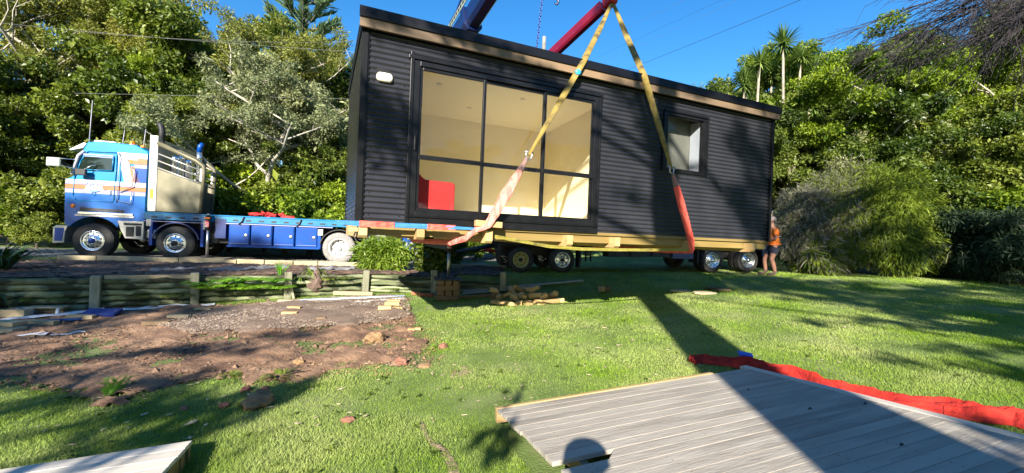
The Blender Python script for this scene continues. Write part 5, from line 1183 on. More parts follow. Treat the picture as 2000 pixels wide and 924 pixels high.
for key, u, v, Y, lb in [
    ('B1', -150, -60, 24, 'tall olive tree beyond the left picture edge'), ('B2', -30, -30, 25, 'tall olive tree at the upper left corner'), ('B1', 75, -25, 24, 'tall wispy olive tree second from the upper left corner'),
    ('B2', 165, -15, 26, 'tall olive tree above the truck cab, sky showing through it'), ('B1', 250, -20, 24, 'tall olive tree directly above the headboard of the truck'), ('B2', 330, 15, 25, 'tall wispy tree right of the truck headboard against the sky'),
    ('B1', 400, 52, 26, 'olive tree whose top meets open sky left of the conifer'), ('A2', 505, 62, 25, 'dense round topped tree just left of the tall conifer'), ('B2', 590, 95, 23, 'olive tree in front of the tall conifer foot'), ('A2', 655, 115, 24, 'green tree beside the upper left cabin corner'), ('B1', 720, 135, 25, 'olive tree half hidden behind the left cabin wall'),
    ('A1', -120, 110, 19, 'dark glossy tree beyond the left edge at mid height'), ('A1', 10, 140, 19.5, 'dark glossy tree at the left edge behind the truck bumper'), ('A1', 110, 150, 18.8, 'dark glossy tree right behind the truck cab'), ('A1', 215, 115, 20, 'large dark tree above the truck cab roof'), ('A2', 300, 190, 18.6, 'mid green tree behind the silver crate of the truck'),
    ('A2', 395, 215, 20, 'mid green tree between the crate and the pale branched tree'), ('D2', 350, 150, 22, 'bright green tree rising behind the crate'), ('C1', 515, 165, 18.2, 'silvery tree with pale twisting branches above the blue flatbed'), ('C1', 630, 150, 20.5, 'second silvery tree nearer the cabin with pale branches'), ('A2', 430, 180, 21, 'leafy tree left of the pale branched tree'),
    ('A1', 560, 300, 18.6, 'dark tree under the silvery crowns behind the flatbed'), ('A2', 660, 250, 18.8, 'green tree hidden partly by the left cabin corner'), ('A1', 450, 310, 19, 'dark tree low behind the front of the flatbed')]:
    plant_px(key, u, v, Y, lb, group=gl)
for key, u, v, Y, lb in [
    ('E1', -60, 330, 16.5, 'green shrub beyond the left edge by the road'), ('E2', 20, 380, 15.8, 'bright shrub at the left edge beside the gravel drive'), ('E1', 75, 400, 15.5, 'low shrub in front of the truck bumper'), ('E1', 120, 300, 17, 'shrub just behind the truck nose'),
    ('E2', 405, 330, 17.2, 'bright shrub right of the silver crate'), ('E1', 455, 345, 17, 'shrub over the first blue locker'), ('E2', 520, 340, 17.2, 'bright shrub over the second blue locker'), ('E1', 560, 350, 16.9, 'shrub over the third blue locker'), ('E2', 610, 345, 17.1, 'bright leafy shrub left of the rear truck wheel'), ('E2', 665, 330, 17.4, 'bright leafy shrub touching the cabin corner'), ('E1', 720, 380, 17.6, 'shrub behind the lower left cabin corner'),
    ('E1', 350, 330, 17.3, 'shrub behind the silver crate sheet'), ('E2', 470, 290, 18, 'tall bright shrub behind the first locker'), ('E1', 620, 280, 18, 'tall shrub behind the rear truck wheel')]:
    plant_px(key, u, v, Y, lb, name='shrub', cat='shrub', group='shrubs behind the truck')
for key, u, v, Y, lb in [
    ('E2', 880, 440, 17.5, 'bright shrub seen under the cabin left of the trailer drawbar'), ('E2', 930, 445, 17.0, 'bright green shrub seen under the cabin above the trailer drawbar'), ('E1', 990, 430, 18, 'shrub behind the trailer front wheel'), ('E1', 1080, 430, 18.4, 'shrub behind the second trailer wheel'), ('E2', 1150, 440, 18.8, 'shrub seen through the gap under the trailer'), ('E1', 1230, 430, 19, 'shrub behind the trailer tool boxes'), ('E2', 1320, 430, 19.5, 'shrub behind the trailer battery box'), ('E1', 1400, 430, 19.5, 'shrub behind the rear trailer wheels')]:
    plant_px(key, u, v, Y, lb, name='shrub', cat='shrub', group='shrubs behind the trailer')
for key, u, v, Y, lb in [('A2', 830, 260, 22, 'green tree behind the left half of the cabin'), ('A1', 960, 270, 22, 'dark tree behind the big cabin window'), ('A2', 1080, 290, 22, 'green tree behind the middle of the cabin'), ('A1', 1210, 290, 23, 'dark tree behind the right half of the cabin'), ('A2', 1330, 260, 22, 'green tree behind the small cabin window'), ('A1', 1440, 250, 22, 'dark tree behind the right cabin end'),
    ('D1', 1640, 125, 21, 'bright green tree right of the cabbage trees'), ('D2', 1725, 95, 22, 'bright green tree above the weeping shrub'), ('D1', 1810, 92, 21, 'bright green tree with pale limbs right of the weeping shrub top'), ('D2', 1895, 110, 20, 'bright green tree under the bare twigs'), ('D1', 1985, 85, 20, 'bright green tree at the upper right edge'), ('D2', 2090, 70, 20, 'bright green tree beyond the right edge'), ('D2', 2210, 60, 21, 'outermost tree beyond the right edge'),
    ('D1', 1580, 120, 20.5, 'yellow green tree behind the cabbage tree trunks'), ('A2', 1510, 135, 21, 'green tree between the cabbage tree trunks'), ('A2', 1540, 225, 19.5, 'green tree just right of the cabin roof end'), ('A2', 1610, 205, 19, 'mid green tree behind the grey twiggy shrub'), ('C1', 1665, 170, 19, 'pale branched tree above the weeping shrub'), ('A1', 1740, 230, 18.5, 'dark green tree right behind the weeping shrub'), ('A2', 1840, 190, 18, 'mid green tree right of the weeping shrub'), ('A1', 1900, 240, 17.5, 'dark tree with thick trunks at the right'), ('A2', 1965, 170, 17.5, 'mid green tree at the right edge'), ('A1', 2060, 200, 17, 'dark tree beyond the right edge')]:
    plant_px(key, u, v, Y, lb, group='trees beyond the lawn')
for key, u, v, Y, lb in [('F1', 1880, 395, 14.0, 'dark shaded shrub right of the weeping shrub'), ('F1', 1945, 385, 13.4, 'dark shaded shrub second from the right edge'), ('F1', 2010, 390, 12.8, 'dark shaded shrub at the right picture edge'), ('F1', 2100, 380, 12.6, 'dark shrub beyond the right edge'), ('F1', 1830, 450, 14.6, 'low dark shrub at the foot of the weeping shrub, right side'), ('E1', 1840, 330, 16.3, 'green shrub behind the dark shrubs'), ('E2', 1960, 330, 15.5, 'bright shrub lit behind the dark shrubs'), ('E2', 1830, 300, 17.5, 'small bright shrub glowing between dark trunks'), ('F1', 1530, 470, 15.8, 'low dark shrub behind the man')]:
    plant_px(key, u, v, Y, lb, name='shrub', cat='shrub', group='shrubs along the right lawn edge')

# weeping golden shrub and grey shrub
def weeping(name, u, vtop, vbase_Y, rx, n, m_list, seed, label, L=.20, W=.016, split=.5, lobes=14, ry=None):
    Y = vbase_Y; p = aty(u, vtop, Y); z0 = gz(p.x, Y); H = p.z - z0; r = np.random.RandomState(seed); ry = ry or rx * .8
    o = empty(name, (p.x, Y, z0), (0, 0, 0), label, 'shrub')
    ga = 2.39996; kk = np.arange(lobes) + .5; ph_ = np.arccos(1 - kk / lobes * .98); th_ = ga * kk + seed
    jit = r.uniform(.82, 1.05, lobes); ct = np.stack([np.sin(ph_) * np.cos(th_) * rx * .78 * jit, np.sin(ph_) * np.sin(th_) * ry * .78 * jit, H * (.16 + .70 * np.cos(ph_) * jit), r.uniform(.26, .42, lobes) * rx], 1)
    k = r.randint(0, lobes, n); o3 = unit(r.normal(0, 1, (n, 3))); rr = ct[k, 3] * r.uniform(.55, 1, n)
    P = ct[k, :3] + o3 * rr[:, None] * np.array([1, 1, 1.15]); P[:, 2] = np.maximum(P[:, 2], .04)
    out = unit(P - np.array([0, 0, H * .25]) + r.normal(0, .3, (n, 3)))
    d = unit(out * .6 + np.array([0, 0, -.65]) + r.normal(0, .30, (n, 3)))
    i = r.uniform(0, 1, n) < split
    if m_list[1] is None: i[:] = True
    link('foliage', leaf_cloud('foliage', P[i], out[i], L, W, m_list[0], seed + 1, dirs=d[i]), o)
    if m_list[1] is not None: link('dry_twigs', leaf_cloud('dry_twigs', P[~i], out[~i], L * 1.2, W * .6, m_list[1], seed + 2, dirs=d[~i]), o)
    mb = MB()
    for c in ct[:10]: mb.tube([(0, 0, 0), (c[0] * .4, c[1] * .4, c[2] * .5), (c[0], c[1], c[2] * .95)], [.09, .05, .015], 5)
    mb.build('stem', M_barkd, o); return o
weeping('weeping_shrub', 1735, 318, 15.4, 1.95, 120000, (LM['gold'], None), 5, 'big golden green weeping shrub at the lawn edge, catching sun on its right side', W=.017, L=.17, lobes=52)
weeping('weeping_shrub', 1650, 318, 16.0, 1.9, 100000, (LM['gold'], LM['grey']), 6, 'greyish drooping shrub merging into the golden weeping shrub', W=.014, L=.17, split=.45, lobes=44)
weeping('twiggy_shrub', 1572, 350, 15.6, 1.15, 40000, (LM['grey'], LM['gold']), 7, 'pale grey twiggy shrub between the cabin end and the weeping shrub', W=.012, split=.8, L=.17, lobes=24)
weeping('twiggy_shrub', 1600, 470, 14.9, .75, 14000, (LM['gold'], LM['grey']), 8, 'low yellow green drooping tuft just right of the man', W=.022, split=.7, lobes=8)
weeping('hillside_bush', 1385, 112, 24, 2.6, 26000, (LM['lime'], None), 9, 'round yellow green bush top showing above the cabin roof', W=.03, lobes=26)
weeping('hillside_bush', 1440, 140, 23, 1.2, 9000, (LM['grey'], None), 10, 'pale dry bush top left of the cabbage trees', W=.02, lobes=8)

# cabbage trees (cordylines)
def sword_head(n, L, W, seed):
    r = np.random.RandomState(seed); V = []; F = []
    for k in range(n):
        a = r.uniform(0, 2 * PI); e = math.asin(r.uniform(-.55, 1)); l = L * r.uniform(.75, 1.1); p = np.zeros(3); d = np.array([math.cos(a) * math.cos(e), math.sin(a) * math.cos(e), math.sin(e)]); s = np.array([-math.sin(a), math.cos(a), 0]) * W / 2; b = len(V)
        for j, w_ in enumerate((.6, 1, .8, .05)):
            V.append(p - s * w_); V.append(p + s * w_); d = d + np.array([0, 0, -.17]) * (1.2 if e < .3 else .6); d /= np.linalg.norm(d); p = p + d * l / 3
        for j in range(3): F.append((b + 2 * j, b + 2 * j + 1, b + 2 * j + 3, b + 2 * j + 2))
    return np_mesh('leaf_head', np.array(V), quads=F, mat=LM['cord'])
HM = [sword_head(170, .85, .06, s) for s in (1, 2)]; DRY = None
def cordyline(Y, base_u, heads, label):
    bx = aty(base_u, 400, Y).x; z0 = gz(bx, Y); o = empty('cabbage_tree', (bx, Y, z0), (0, 0, 0), label, 'tree', 'cabbage trees right of the cabin'); P0 = Vector((bx, Y, z0))
    fork = None
    for i, (u, v, s) in enumerate(heads):
        h = aty(u, v, Y) - P0; h.y += (i - 1) * .3
        if fork is None: pts = [Vector((0, 0, -.1)), Vector((h.x * .2 + .1, 0, h.z * .35)), Vector((h.x * .75, h.y * .5, h.z * .7)), h]; fork = pts[1]; rs = [.10, .07, .055, .045]
        else: pts = [fork, fork.lerp(h, .4) + Vector((.1 * (1 if h.x > fork.x else -1), 0, -.15)), fork.lerp(h, .75), h]; rs = [.07, .06, .05, .04]
        q = MB().tube(pts, rs, 8).build('trunk', mat('cordyline_bark', (.20, .17, .12), (.34, .30, .23), 5, rough=.9), o); hd_ = link('leaf_head', HM[i % 2], o, h, (0, 0, i * 1.3), s); hd_.rotation_euler = (.1 * i, 0, i * 1.7 + u)
cordyline(18.2, 1545, [(1521, 92, 1.0), (1565, 112, .8)], 'tallest cabbage tree with its head against open sky'); cordyline(18.6, 1470, [(1476, 128, .85), (1452, 150, .75)], 'cabbage tree nearest the cabin roof end'); cordyline(19.0, 1560, [(1578, 148, 1.0), (1540, 165, .9), (1600, 200, .8)], 'cabbage tree with yellowing drooping heads'); cordyline(19.6, 1500, [(1500, 150, .9), (1525, 175, .9), (1455, 190, .7)], 'cabbage tree with low heads behind the tallest one'); cordyline(19.2, 1595, [(1618, 175, .85), (1590, 215, .8), (1560, 235, .8)], 'low cabbage tree at the right of the group'); cordyline(18.8, 1450, [(1446, 172, .8), (1462, 205, .75)], 'lowest cabbage tree over the cabin roof end')

# tall conifer in the sky
def conifer():
    Y = 31; p = aty(592, 90, Y); z0 = gz(p.x, Y); o = empty('tall_conifer', (p.x, Y, z0), (0, 0, 0), 'tall conifer with upswept feathery branches against the sky left of the cabin', 'tree'); H = 21
    MB().tube([(0, 0, 0), (.1, 0, 10), (.05, 0, H)], [.4, .3, .05], 10).build('trunk', M_bark, o)
    r = np.random.RandomState(4); Ps, Ds = [], []; mb = MB()
    for t in range(13):
        z = 8.5 + t * 1.0; ln = 3.4 * (1 - (t / 16))
        for k in range(6):
            a = k * PI / 3 + t * .5; h = np.array([math.cos(a), math.sin(a), 0]); pts = [np.array([0, 0, z]) + h * ln * s + np.array([0, 0, .9 * ln * (s ** 1.6) * .55]) for s in (0, .3, .6, 1)]; mb.tube([tuple(q) for q in pts], [.06, .045, .03, .015], 4, caps=False)
            m_ = 260; s = r.uniform(.35, 1.0, m_); i0 = np.minimum((s * 3).astype(int), 2); P_ = np.array([0, 0, z]) + h * (ln * s)[:, None] + np.array([0, 0, 1]) * (.9 * ln * (s ** 1.6) * .55)[:, None]
            sd = np.cross(h, [0, 0, 1]); d = unit(h * .5 + sd * r.choice([-1, 1], m_)[:, None] * .6 + np.array([0, 0, .7]) + r.normal(0, .2, (m_, 3))); Ps.append(P_); Ds.append(d)
    mb.build('branches', M_bark, o); P_ = np.concatenate(Ps); D_ = np.concatenate(Ds); link('foliage', leaf_cloud('foliage', P_, D_ * .1, .42, .06, LM['pine'], 3, dirs=D_), o)
conifer()

# bare twigs at the upper right
def bare_tree():
    base = Vector((13.5, 7.5, gz(13.5, 7.5))); o = empty('bare_tree', base, (0, 0, 0), 'leafless tree whose fine dark twigs hang into the upper right corner', 'tree'); r = random.Random(12); mb = MB()
    MB().tube([(0, 0, -.1), (-.2, .1, 3), (-.3, .2, 5.2), (-.5, .2, 6.6)], [.22, .18, .14, .10], 8).build('trunk', M_barkd, o)
    def go(p, d, ln, rad, lev):
        pts = [p]; n = 5
        for i in range(n): d = (d + Vector((r.uniform(-1, 1), r.uniform(-1, 1), r.uniform(-1, .75))) * .11).normalized(); p = p + d * ln / n; pts.append(p)
        mb.tube(pts, [max(.0035, rad * (1 - .6 * i / n)) for i in range(n + 1)], 4, caps=False)
        if lev >= 4: return
        for j in range((9, 6, 5, 3)[lev]):
            t = .2 + .8 * (j + r.random()) / (9, 6, 5, 3)[lev]; q = t * n; i0 = min(int(q), n - 1); b = pts[i0].lerp(pts[i0 + 1], q - i0)
            nd = (d + Vector((r.uniform(-1, 1), r.uniform(-1, 1), r.uniform(-.8, .6))) * .5).normalized(); go(b, nd, ln * r.uniform(.45, .6), rad * .45, lev + 1)
    st = Vector((-.5, .2, 6.4))
    for (u, v, Y) in ((1810, -40, 8.0), (1850, 60, 8.2), (1900, 100, 8.0), (1960, 20, 7.6), (1900, -60, 7.8)):
        e = aty(u, v, Y) - base; s0 = st + Vector((0, 0, r.uniform(-.6, .8))); d = (e - s0); go(s0, (d.normalized() + Vector((0, 0, .12))).normalized(), d.length * .78, .05, 0)
    mb.build('branches', mat('dark_twig_bark', (.035, .028, .030), rough=.8), o)
bare_tree()

# bamboo-like shrub on the wall, ivy column behind crib
def leafy(name, X, Y, H, R_, n, lm, seed, label, L=.16, W=.028, cat='plant', stems=14):
    z0 = gz(X, Y); r = np.random.RandomState(seed); o = empty(name, (X, Y, z0), (0, 0, 0), label, cat); a = r.uniform(0, 2 * PI, n); q = np.sqrt(r.uniform(0, 1, n)); t = r.uniform(0, 1, n) ** .8
    sh = .75 + .25 * np.sin(a * 3 + seed); P = np.stack([np.cos(a) * q * R_ * sh * (.7 + .45 * t), np.sin(a) * q * R_ * .7 * sh, t * H * (1 - .25 * q ** 2) * (.85 + .15 * np.sin(a * 5))], 1)
    out = unit(np.stack([np.cos(a), np.sin(a), .3 * np.ones(n)], 1)); link('foliage', leaf_cloud('foliage', P, out, L, W, lm, seed + 1, .5), o); mb = MB()
    for k in range(stems):
        aa = r.uniform(0, 2 * PI); qq = r.uniform(0, .6) * R_; mb.tube([(math.cos(aa) * qq * .6, math.sin(aa) * qq * .5, 0), (math.cos(aa) * qq, math.sin(aa) * qq * .7, H * .5), (math.cos(aa) * qq * 1.5, math.sin(aa) * qq, H * .9)], [.012, .01, .005], 5)
    mb.build('stem', mat('green_stem', (.10, .13, .04), rough=.6), o); return o
p = atz(742, 527, .47); leafy('bamboo_shrub', p.x, p.y + .35, 1.12, .85, 7500, LM['bamboo'], 3, 'bright leafy bamboo shrub on the wall top below the left end of the cabin', .17, .03)
p = aty(845, 530, 12.6); leafy('climber_bush', p.x, 12.8, 1.55, .75, 9000, LM['dark'], 5, 'dark leafy bush in shade behind the stabiliser leg', .09, .05)
p = aty(905, 520, 14.6); leafy('climber_bush', p.x - .6, 15.3, 1.5, .7, 6000, LM['dark'], 6, 'dark leafy bush in shade left of the trailer drawbar', .09, .05)
def grass_tuft(name, p, n, L, W, lm, seed, label, cat='plant', lean=.45, bent=.22):
    r = np.random.RandomState(seed); V = []; F = []
    for k in range(n):
        a = r.uniform(0, 2 * PI); l = L * r.uniform(.55, 1.1); q = np.array([math.cos(a), math.sin(a), 0]) * r.uniform(0, .06) * (L / .5); d = np.array([math.cos(a) * lean, math.sin(a) * lean, 1.0]) + r.normal(0, .15, 3); d /= np.linalg.norm(d); s = np.array([-math.sin(a), math.cos(a), 0]) * W / 2; b = len(V)
        for j, w_ in enumerate((.7, 1, .8, .5, .05)):
            V.append(q - s * w_); V.append(q + s * w_); d = d + np.array([math.cos(a) * .1, math.sin(a) * .1, -bent * (j + .4)]); d /= np.linalg.norm(d); q = q + d * l / 4
        for j in range(4): F.append((b + 2 * j, b + 2 * j + 1, b + 2 * j + 3, b + 2 * j + 2))
    o = link(name, np_mesh(name, np.array(V), quads=F, mat=lm), None, p); return tag(o, label, cat)
p = atz(-8, 560, .1); grass_tuft('flax_plant', Vector((p.x, p.y, gz(p.x, p.y))), 110, 1.25, .05, LM['flax'], 2, 'large dark flax with long arching leaves at the left picture edge'); p = atz(-40, 610, -.1); grass_tuft('flax_plant', Vector((p.x, p.y, gz(p.x, p.y))), 70, .9, .045, LM['flax'], 12, 'lower dark flax beyond the left edge')
p = wpt(4.45) + Vector((.05, .12, 0)); grass_tuft('strap_leaf_plant', Vector((p.x, p.y, .44)), 14, .42, .04, LM['fern'], 3, 'pale green strap leaved bulb plant left of the sunlit wall post', lean=.2, bent=.05)
p = wpt(5.15) + Vector((.05, .1, 0)); grass_tuft('strap_leaf_plant', Vector((p.x, p.y, .44)), 26, .5, .035, LM['bamboo'], 4, 'drooping strap leaved plant on the wall top right of the sunlit post', lean=.6, bent=.3)
p = wpt(5.0) + Vector((.0, -.02, 0)); grass_tuft('strap_leaf_plant', Vector((p.x, p.y, .35)), 22, .34, .028, LM['bamboo'], 5, 'tuft hanging over the logs beside the root stump', lean=.7, bent=.35)
# long grasses right under the trees
for i, (u, v) in enumerate(((1850, 480), (1895, 470), (1930, 480))):
    p = aty(u, v, 14.4 - i * .3); grass_tuft('arching_grass', Vector((p.x, p.y - .3, gz(p.x, p.y) + .5)), 60, 1.7, .03, LM['silver'], 20 + i, ['leftmost', 'middle', 'rightmost'][i] + ' clump of arching grass above the dark shrubs', lean=.8, bent=.25)
# fern fronds
def fern(p, n, L, seed, label, tilt=.6, face=None, lm=None, name='fern'):
    r = np.random.RandomState(seed); V = []; F = []
    for k in range(n):
        a = r.uniform(0, 2 * PI) if face is None else face + r.uniform(-1.2, 1.2); l = L * r.uniform(.7, 1.1); q = np.zeros(3); d = np.array([math.cos(a) * tilt, math.sin(a) * tilt, .8]); d /= np.linalg.norm(d); m_ = 14
        for j in range(m_):
            t = j / m_; wd = l * .26 * math.sin(PI * (t * .85 + .12)) ; s = np.array([-math.sin(a), math.cos(a), 0]); nrm = np.cross(s, d)
            for sg in (-1, 1):
                e = s * sg * .95 + d * .35; e /= np.linalg.norm(e); b = len(V); hw = l / m_ * .42
                V += [q - d * hw, q + e * wd * .5 - d * hw * .9 + nrm * .003, q + e * wd, q + e * wd * .5 + d * hw * .9 + nrm * .003]; F.append((b, b + 1, b + 2, b + 3))
            d = d + np.array([0, 0, -.10]); d /= np.linalg.norm(d); q = q + d * l / m_
    o = link(name, np_mesh(name, np.array(V), quads=F, mat=lm or LM['fern']), None, p); return tag(o, label, 'fern')
fr_r = random.Random(2); k = 0
fl_ = ['left end', 'left quarter', 'middle', 'right quarter', 'right end']
for ti, t in enumerate(np.linspace(3.15, 4.45, 5)):
    for z in (.12 + .05 * (ti % 2), .28 + .07 * (ti % 3) / 2):
        p = wpt(t + fr_r.uniform(-.06, .06)); k += 1
        fern(Vector((p.x + .09, p.y - .14, z + fr_r.uniform(-.05, .05))), 22, .46, 40 + k, 'bright green fern over the %s logs at the %s of the sunlit wall bay' % ('lower' if z < .2 else 'upper', fl_[ti]), .7, -1.1).__setitem__('group', 'ferns on the sunlit wall bay')
for i, t in enumerate((2.5, 2.75, .5, .9)):
    p = wpt(t); fern(Vector((p.x + .09, p.y - .14, .05)), 8, .3, 70 + i, ['fern on the logs just left of the second wall post', 'fern touching the second wall post in the shade', 'fern low in the shade at the leftmost wall bay', 'fern in the shade left of the first wall post'][i], .9, -1.1, LM['mid'])
for i, (t, z, sz) in enumerate(((-.2, .3, .3), (1.7, .38, .28), (2.15, .05, .34), (5.6, .34, .3), (6.0, .36, .26), (7.2, .1, .26))):
    p = wpt(t); fern(Vector((p.x + .06, p.y - .10, z)), 9, sz, 120 + i, ['small fern on top of the leftmost wall bay', 'small fern hanging under the sawn rail', 'fern at the foot of the bay with the sawn rail', 'tuft on the wall top right of the root stump', 'second tuft on the wall top right of the root stump', 'small weed at the wall foot below the bamboo shrub'][i], .9, -1.1, LM['mid'], 'fern')
p = G(212, 775); fern(p, 5, .30, 81, 'bright little fern on the bank between soil and shaded grass', .35); p = G(232, 765); fern(p, 4, .22, 82, 'small fern just right of the bright one at the soil edge', .4)
p = G(160, 775); fern(p, 6, .24, 83, 'darker spreading weed left of the bright fern', .9, None, LM['mid'], 'weed'); p = G(450, 735); fern(p, 9, .20, 84, 'dark green weed clump at the soil edge', .9, None, LM['mid'], 'weed'); p = G(545, 742); grass_tuft('weed', p, 26, .3, .03, LM['mid'], 85, 'strappy weed at the soil edge where the sun begins', lean=.7)
p = G(52, 762); fern(p, 6, .16, 86, 'tiny weed on the shaded grass near the left edge', .9, None, LM['mid'], 'weed')

# ------------------------------------------------------------------ lawn blades
def blades():
    r = np.random.RandomState(1); n = 760000
    Y = np.exp(r.uniform(math.log(1.7), math.log(15.5), n)); X = r.uniform(-1.45, 1.45, n) * Y
    X = np.clip(X, -13, 16)
    soil = in_poly(X + (vnoise(X, Y, 3, 50) - .5) * .45 + r.normal(0, .07, n), Y - .06 + (vnoise(X, Y, 5, 51) - .5) * .4 + r.normal(0, .07, n), SOIL)
    keep = ~soil & (Y < ywall(X) - .05 - .0 + np.where(X > -.2, 30, 0)) & ~((X > -.6) & (X < 1) & (Y > 14.8))
    # not on the decks
    rel = np.stack([X, Y, np.zeros(n)], 1) - np.array(DORG); a_ = rel @ np.array(A_) / (1 - 0); e_ = rel @ np.array(E_)
    rx = (X - DORG.x); ry = (Y - DORG.y); det = A_.x * E_.y - A_.y * E_.x; a_ = (rx * E_.y - ry * E_.x) / det; e_ = (A_.x * ry - A_.y * rx) / det
    onR = (a_ > 1.13) & (a_ < 3.9) & (e_ < 3.4) & ~((a_ < 1.5) & (e_ > 2.24) & (e_ < 2.4)); onL = (a_ < -1.15) & (e_ < 3.75)
    keep &= ~onR & ~onL
    thin = vnoise(X, Y, .9, 60) * .6 + vnoise(X, Y, 3.1, 61) * .4
    keep &= r.uniform(0, 1, n) < np.clip(.35 + 1.3 * thin, .25, 1)
    X, Y, thin = X[keep], Y[keep], thin[keep]; n = len(X); Z = ground(X, Y) - .004
    h = (.013 + .018 * r.uniform(0, 1, n)) * (.75 + .6 * thin) * np.clip(1 + (Y - 4) * .05, 1, 1.5); wd = .0045 * np.clip(Y / 3.2, 1, 5)
    a = r.uniform(0, 2 * PI, n); ln = r.uniform(.2, 1.1, n) * h; b = r.uniform(0, 2 * PI, n)
    s = np.stack([np.cos(a), np.sin(a), np.zeros(n)], 1) * wd[:, None] / 2; P_ = np.stack([X, Y, Z], 1); tip = P_ + np.stack([np.cos(b) * ln, np.sin(b) * ln, h], 1)
    V = np.stack([P_ - s, P_ + s, tip], 1).reshape(-1, 3)
    return np_mesh('grass_blades', V, tris=np.arange(n * 3).reshape(-1, 3), mat=M_blade)
def blade_mat():
    m = leaf_mat('lawn_blade', (.09, .19, .007), (.28, .42, .030), .3, .55, 0, .3); t = m.node_tree; N, Lk = t.nodes, t.links
    # dry yellowish patches of the turf
    rp = [x for x in N if x.type == 'VALTORGB'][0]; g = N.new('ShaderNodeNewGeometry'); nz = N.new('ShaderNodeTexNoise'); nz.inputs['Scale'].default_value = .75; nz.inputs['Detail'].default_value = 4; Lk.new(g.outputs['Position'], nz.inputs['Vector'])
    r2 = N.new('ShaderNodeValToRGB'); r2.color_ramp.elements[0].position = .38; r2.color_ramp.elements[1].position = .62; Lk.new(nz.outputs[0], r2.inputs[0])
    # share of straw coloured blades
    ad = N.new('ShaderNodeMath'); ad.operation = 'MULTIPLY'; Lk.new(r2.outputs[0], ad.inputs[0]); ad.inputs[1].default_value = .48
    mx = N.new('ShaderNodeMix'); mx.data_type = 'RGBA'; Lk.new(ad.outputs[0], mx.inputs[0]); Lk.new(rp.outputs[0], mx.inputs[6]); mx.inputs[7].default_value = (.50, .50, .24, 1)
    for l in list(t.links):
        if l.from_node == rp and l.to_node.type == 'HUE_SAT': s = l.to_socket; t.links.remove(l); Lk.new(mx.outputs[2], s); break
    return m
M_blade = blade_mat()
tag(link('lawn_grass', blades()), 'short mown lawn grass, partly straw coloured, across the yard', 'grass', None, 'stuff')

def rosettes():
    r = np.random.RandomState(9); V = []; n = 260; Y = np.exp(r.uniform(math.log(2.2), math.log(9), n)); X = r.uniform(-1.1, 1.1, n) * Y; ok = ~in_poly(X, Y, SOIL) & ~((X > .0) & (Y < 4.7) & (X < 4.2)); X, Y = X[ok], Y[ok]; Z = ground(X, Y)
    P = []; D = []
    for x, y, z in zip(X, Y, Z):
        m_ = r.randint(6, 14); a = r.uniform(0, 2 * PI, m_); P.append(np.stack([x + r.normal(0, .025, m_), y + r.normal(0, .025, m_), np.full(m_, z + .014)], 1)); D.append(unit(np.stack([np.cos(a), np.sin(a), r.uniform(.2, .6, m_)], 1)))
    P, D = np.concatenate(P), np.concatenate(D); return leaf_cloud('clover_leaves', P, D * .1,   .028, .018, LM['mid'], 5, dirs=D, upn=1.5)
tag(link('clover', rosettes()), 'small clover and weed rosettes scattered through the lawn', 'weeds', None, 'stuff')
LIT = [(-5, 2.5), (3.5, 4.6), (6, 7), (4, 11), (0, 9), (-2, 6), (-4, 4)]
tag(scatter_chips('lawn_litter', LIT, 420, .012, mat('straw_litter', (.30, .22, .12), (.55, .48, .32), 30, rough=.9, world=True), 77, .022, .35, 2.5), 'dead leaves and clippings scattered over the lawn', 'litter')
# ------------------------------------------------------------------ overhead lines
def cable(pts, r, m_, label):
    a, b = aty(*pts[0]), aty(*pts[1]); d = (b - a); a2, b2 = a - d * pts[2], b + d * pts[3]; n = 24; q = [a2.lerp(b2, i / n) + Vector((0, 0, -pts[4] * 4 * (i / n) * (1 - i / n))) for i in range(n + 1)]; r *= .55
    tag(MB().tube(q, r, 5).build('overhead_line', m_, None), label, 'power line', 'overhead lines')
cable(((1220, 137, 20), (1556, 0, 12), .6, .8, .05), .012, M_cable, 'darkest overhead line, slanting right of the sling tip'); cable(((1130, 128, 22), (1410, 0, 15), .4, .6, .0), .006, M_cable, 'thin middle overhead line through the sky'); cable(((1120, 105, 22), (1336, 0, 16), .4, .6, .0), .005, M_cableg, 'faint upper overhead line crossing behind the right sling'); cable(((1160, 130, 22), (1430, 5, 15), .4, .6, .0), .005, M_cableg, 'faint lower overhead line beside the middle one')
cable(((70, 48, 15), (690, 100, 16), .3, .1, .1), .008, M_cableg, 'upper grey overhead line crossing the tree tops at the left'); cable(((200, 62, 15), (700, 78, 17), .1, .1, .2), .007, M_cableg, 'grey overhead line just below the conifer'); cable(((145, 182, 14.6), (520, 190, 16), .0, .6, .0), .009, M_cableg, 'lowest grey line running above the truck cab')

# ------------------------------------------------------------------ the man
def skinned(name, joints, edges, root, m_, parent, sub=2):
    bm = bmesh.new(); vs = [bm.verts.new(p[0]) for p in joints]
    for a, b in edges: bm.edges.new((vs[a], vs[b]))
    me = bpy.data.meshes.new(name); bm.to_mesh(me); bm.free(); o = link(name, me, parent)
    sk = o.modifiers.new('skin', 'SKIN'); sk.use_smooth_shade = True; sk.branch_smoothing = .4
    for i, p in enumerate(joints):
        r_ = p[1]; me.skin_vertices[0].data[i].radius = r_ if hasattr(r_, '__len__') else (r_, r_)
        me.skin_vertices[0].data[i].use_root = (i == root)
    sb_ = o.modifiers.new('sub', 'SUBSURF'); sb_.levels = sub; sb_.render_levels = sub; me.materials.append(m_); return o
pm_ = G(1508, 538)
man = empty('person', pm_, (0, 0, math.radians(168)), 'man in orange high visibility shirt and dark shorts standing behind the trailer, facing left', 'person'); man.scale = (1.22, 1.22, 1.08)
M_skin = mat('tanned_skin', (.26, .12, .075), (.31, .15, .095), 8, rough=.6); M_hiv = mat('orange_shirt', (.85, .20, .02), (.78, .17, .015), 8, rough=.8, bump=.2)
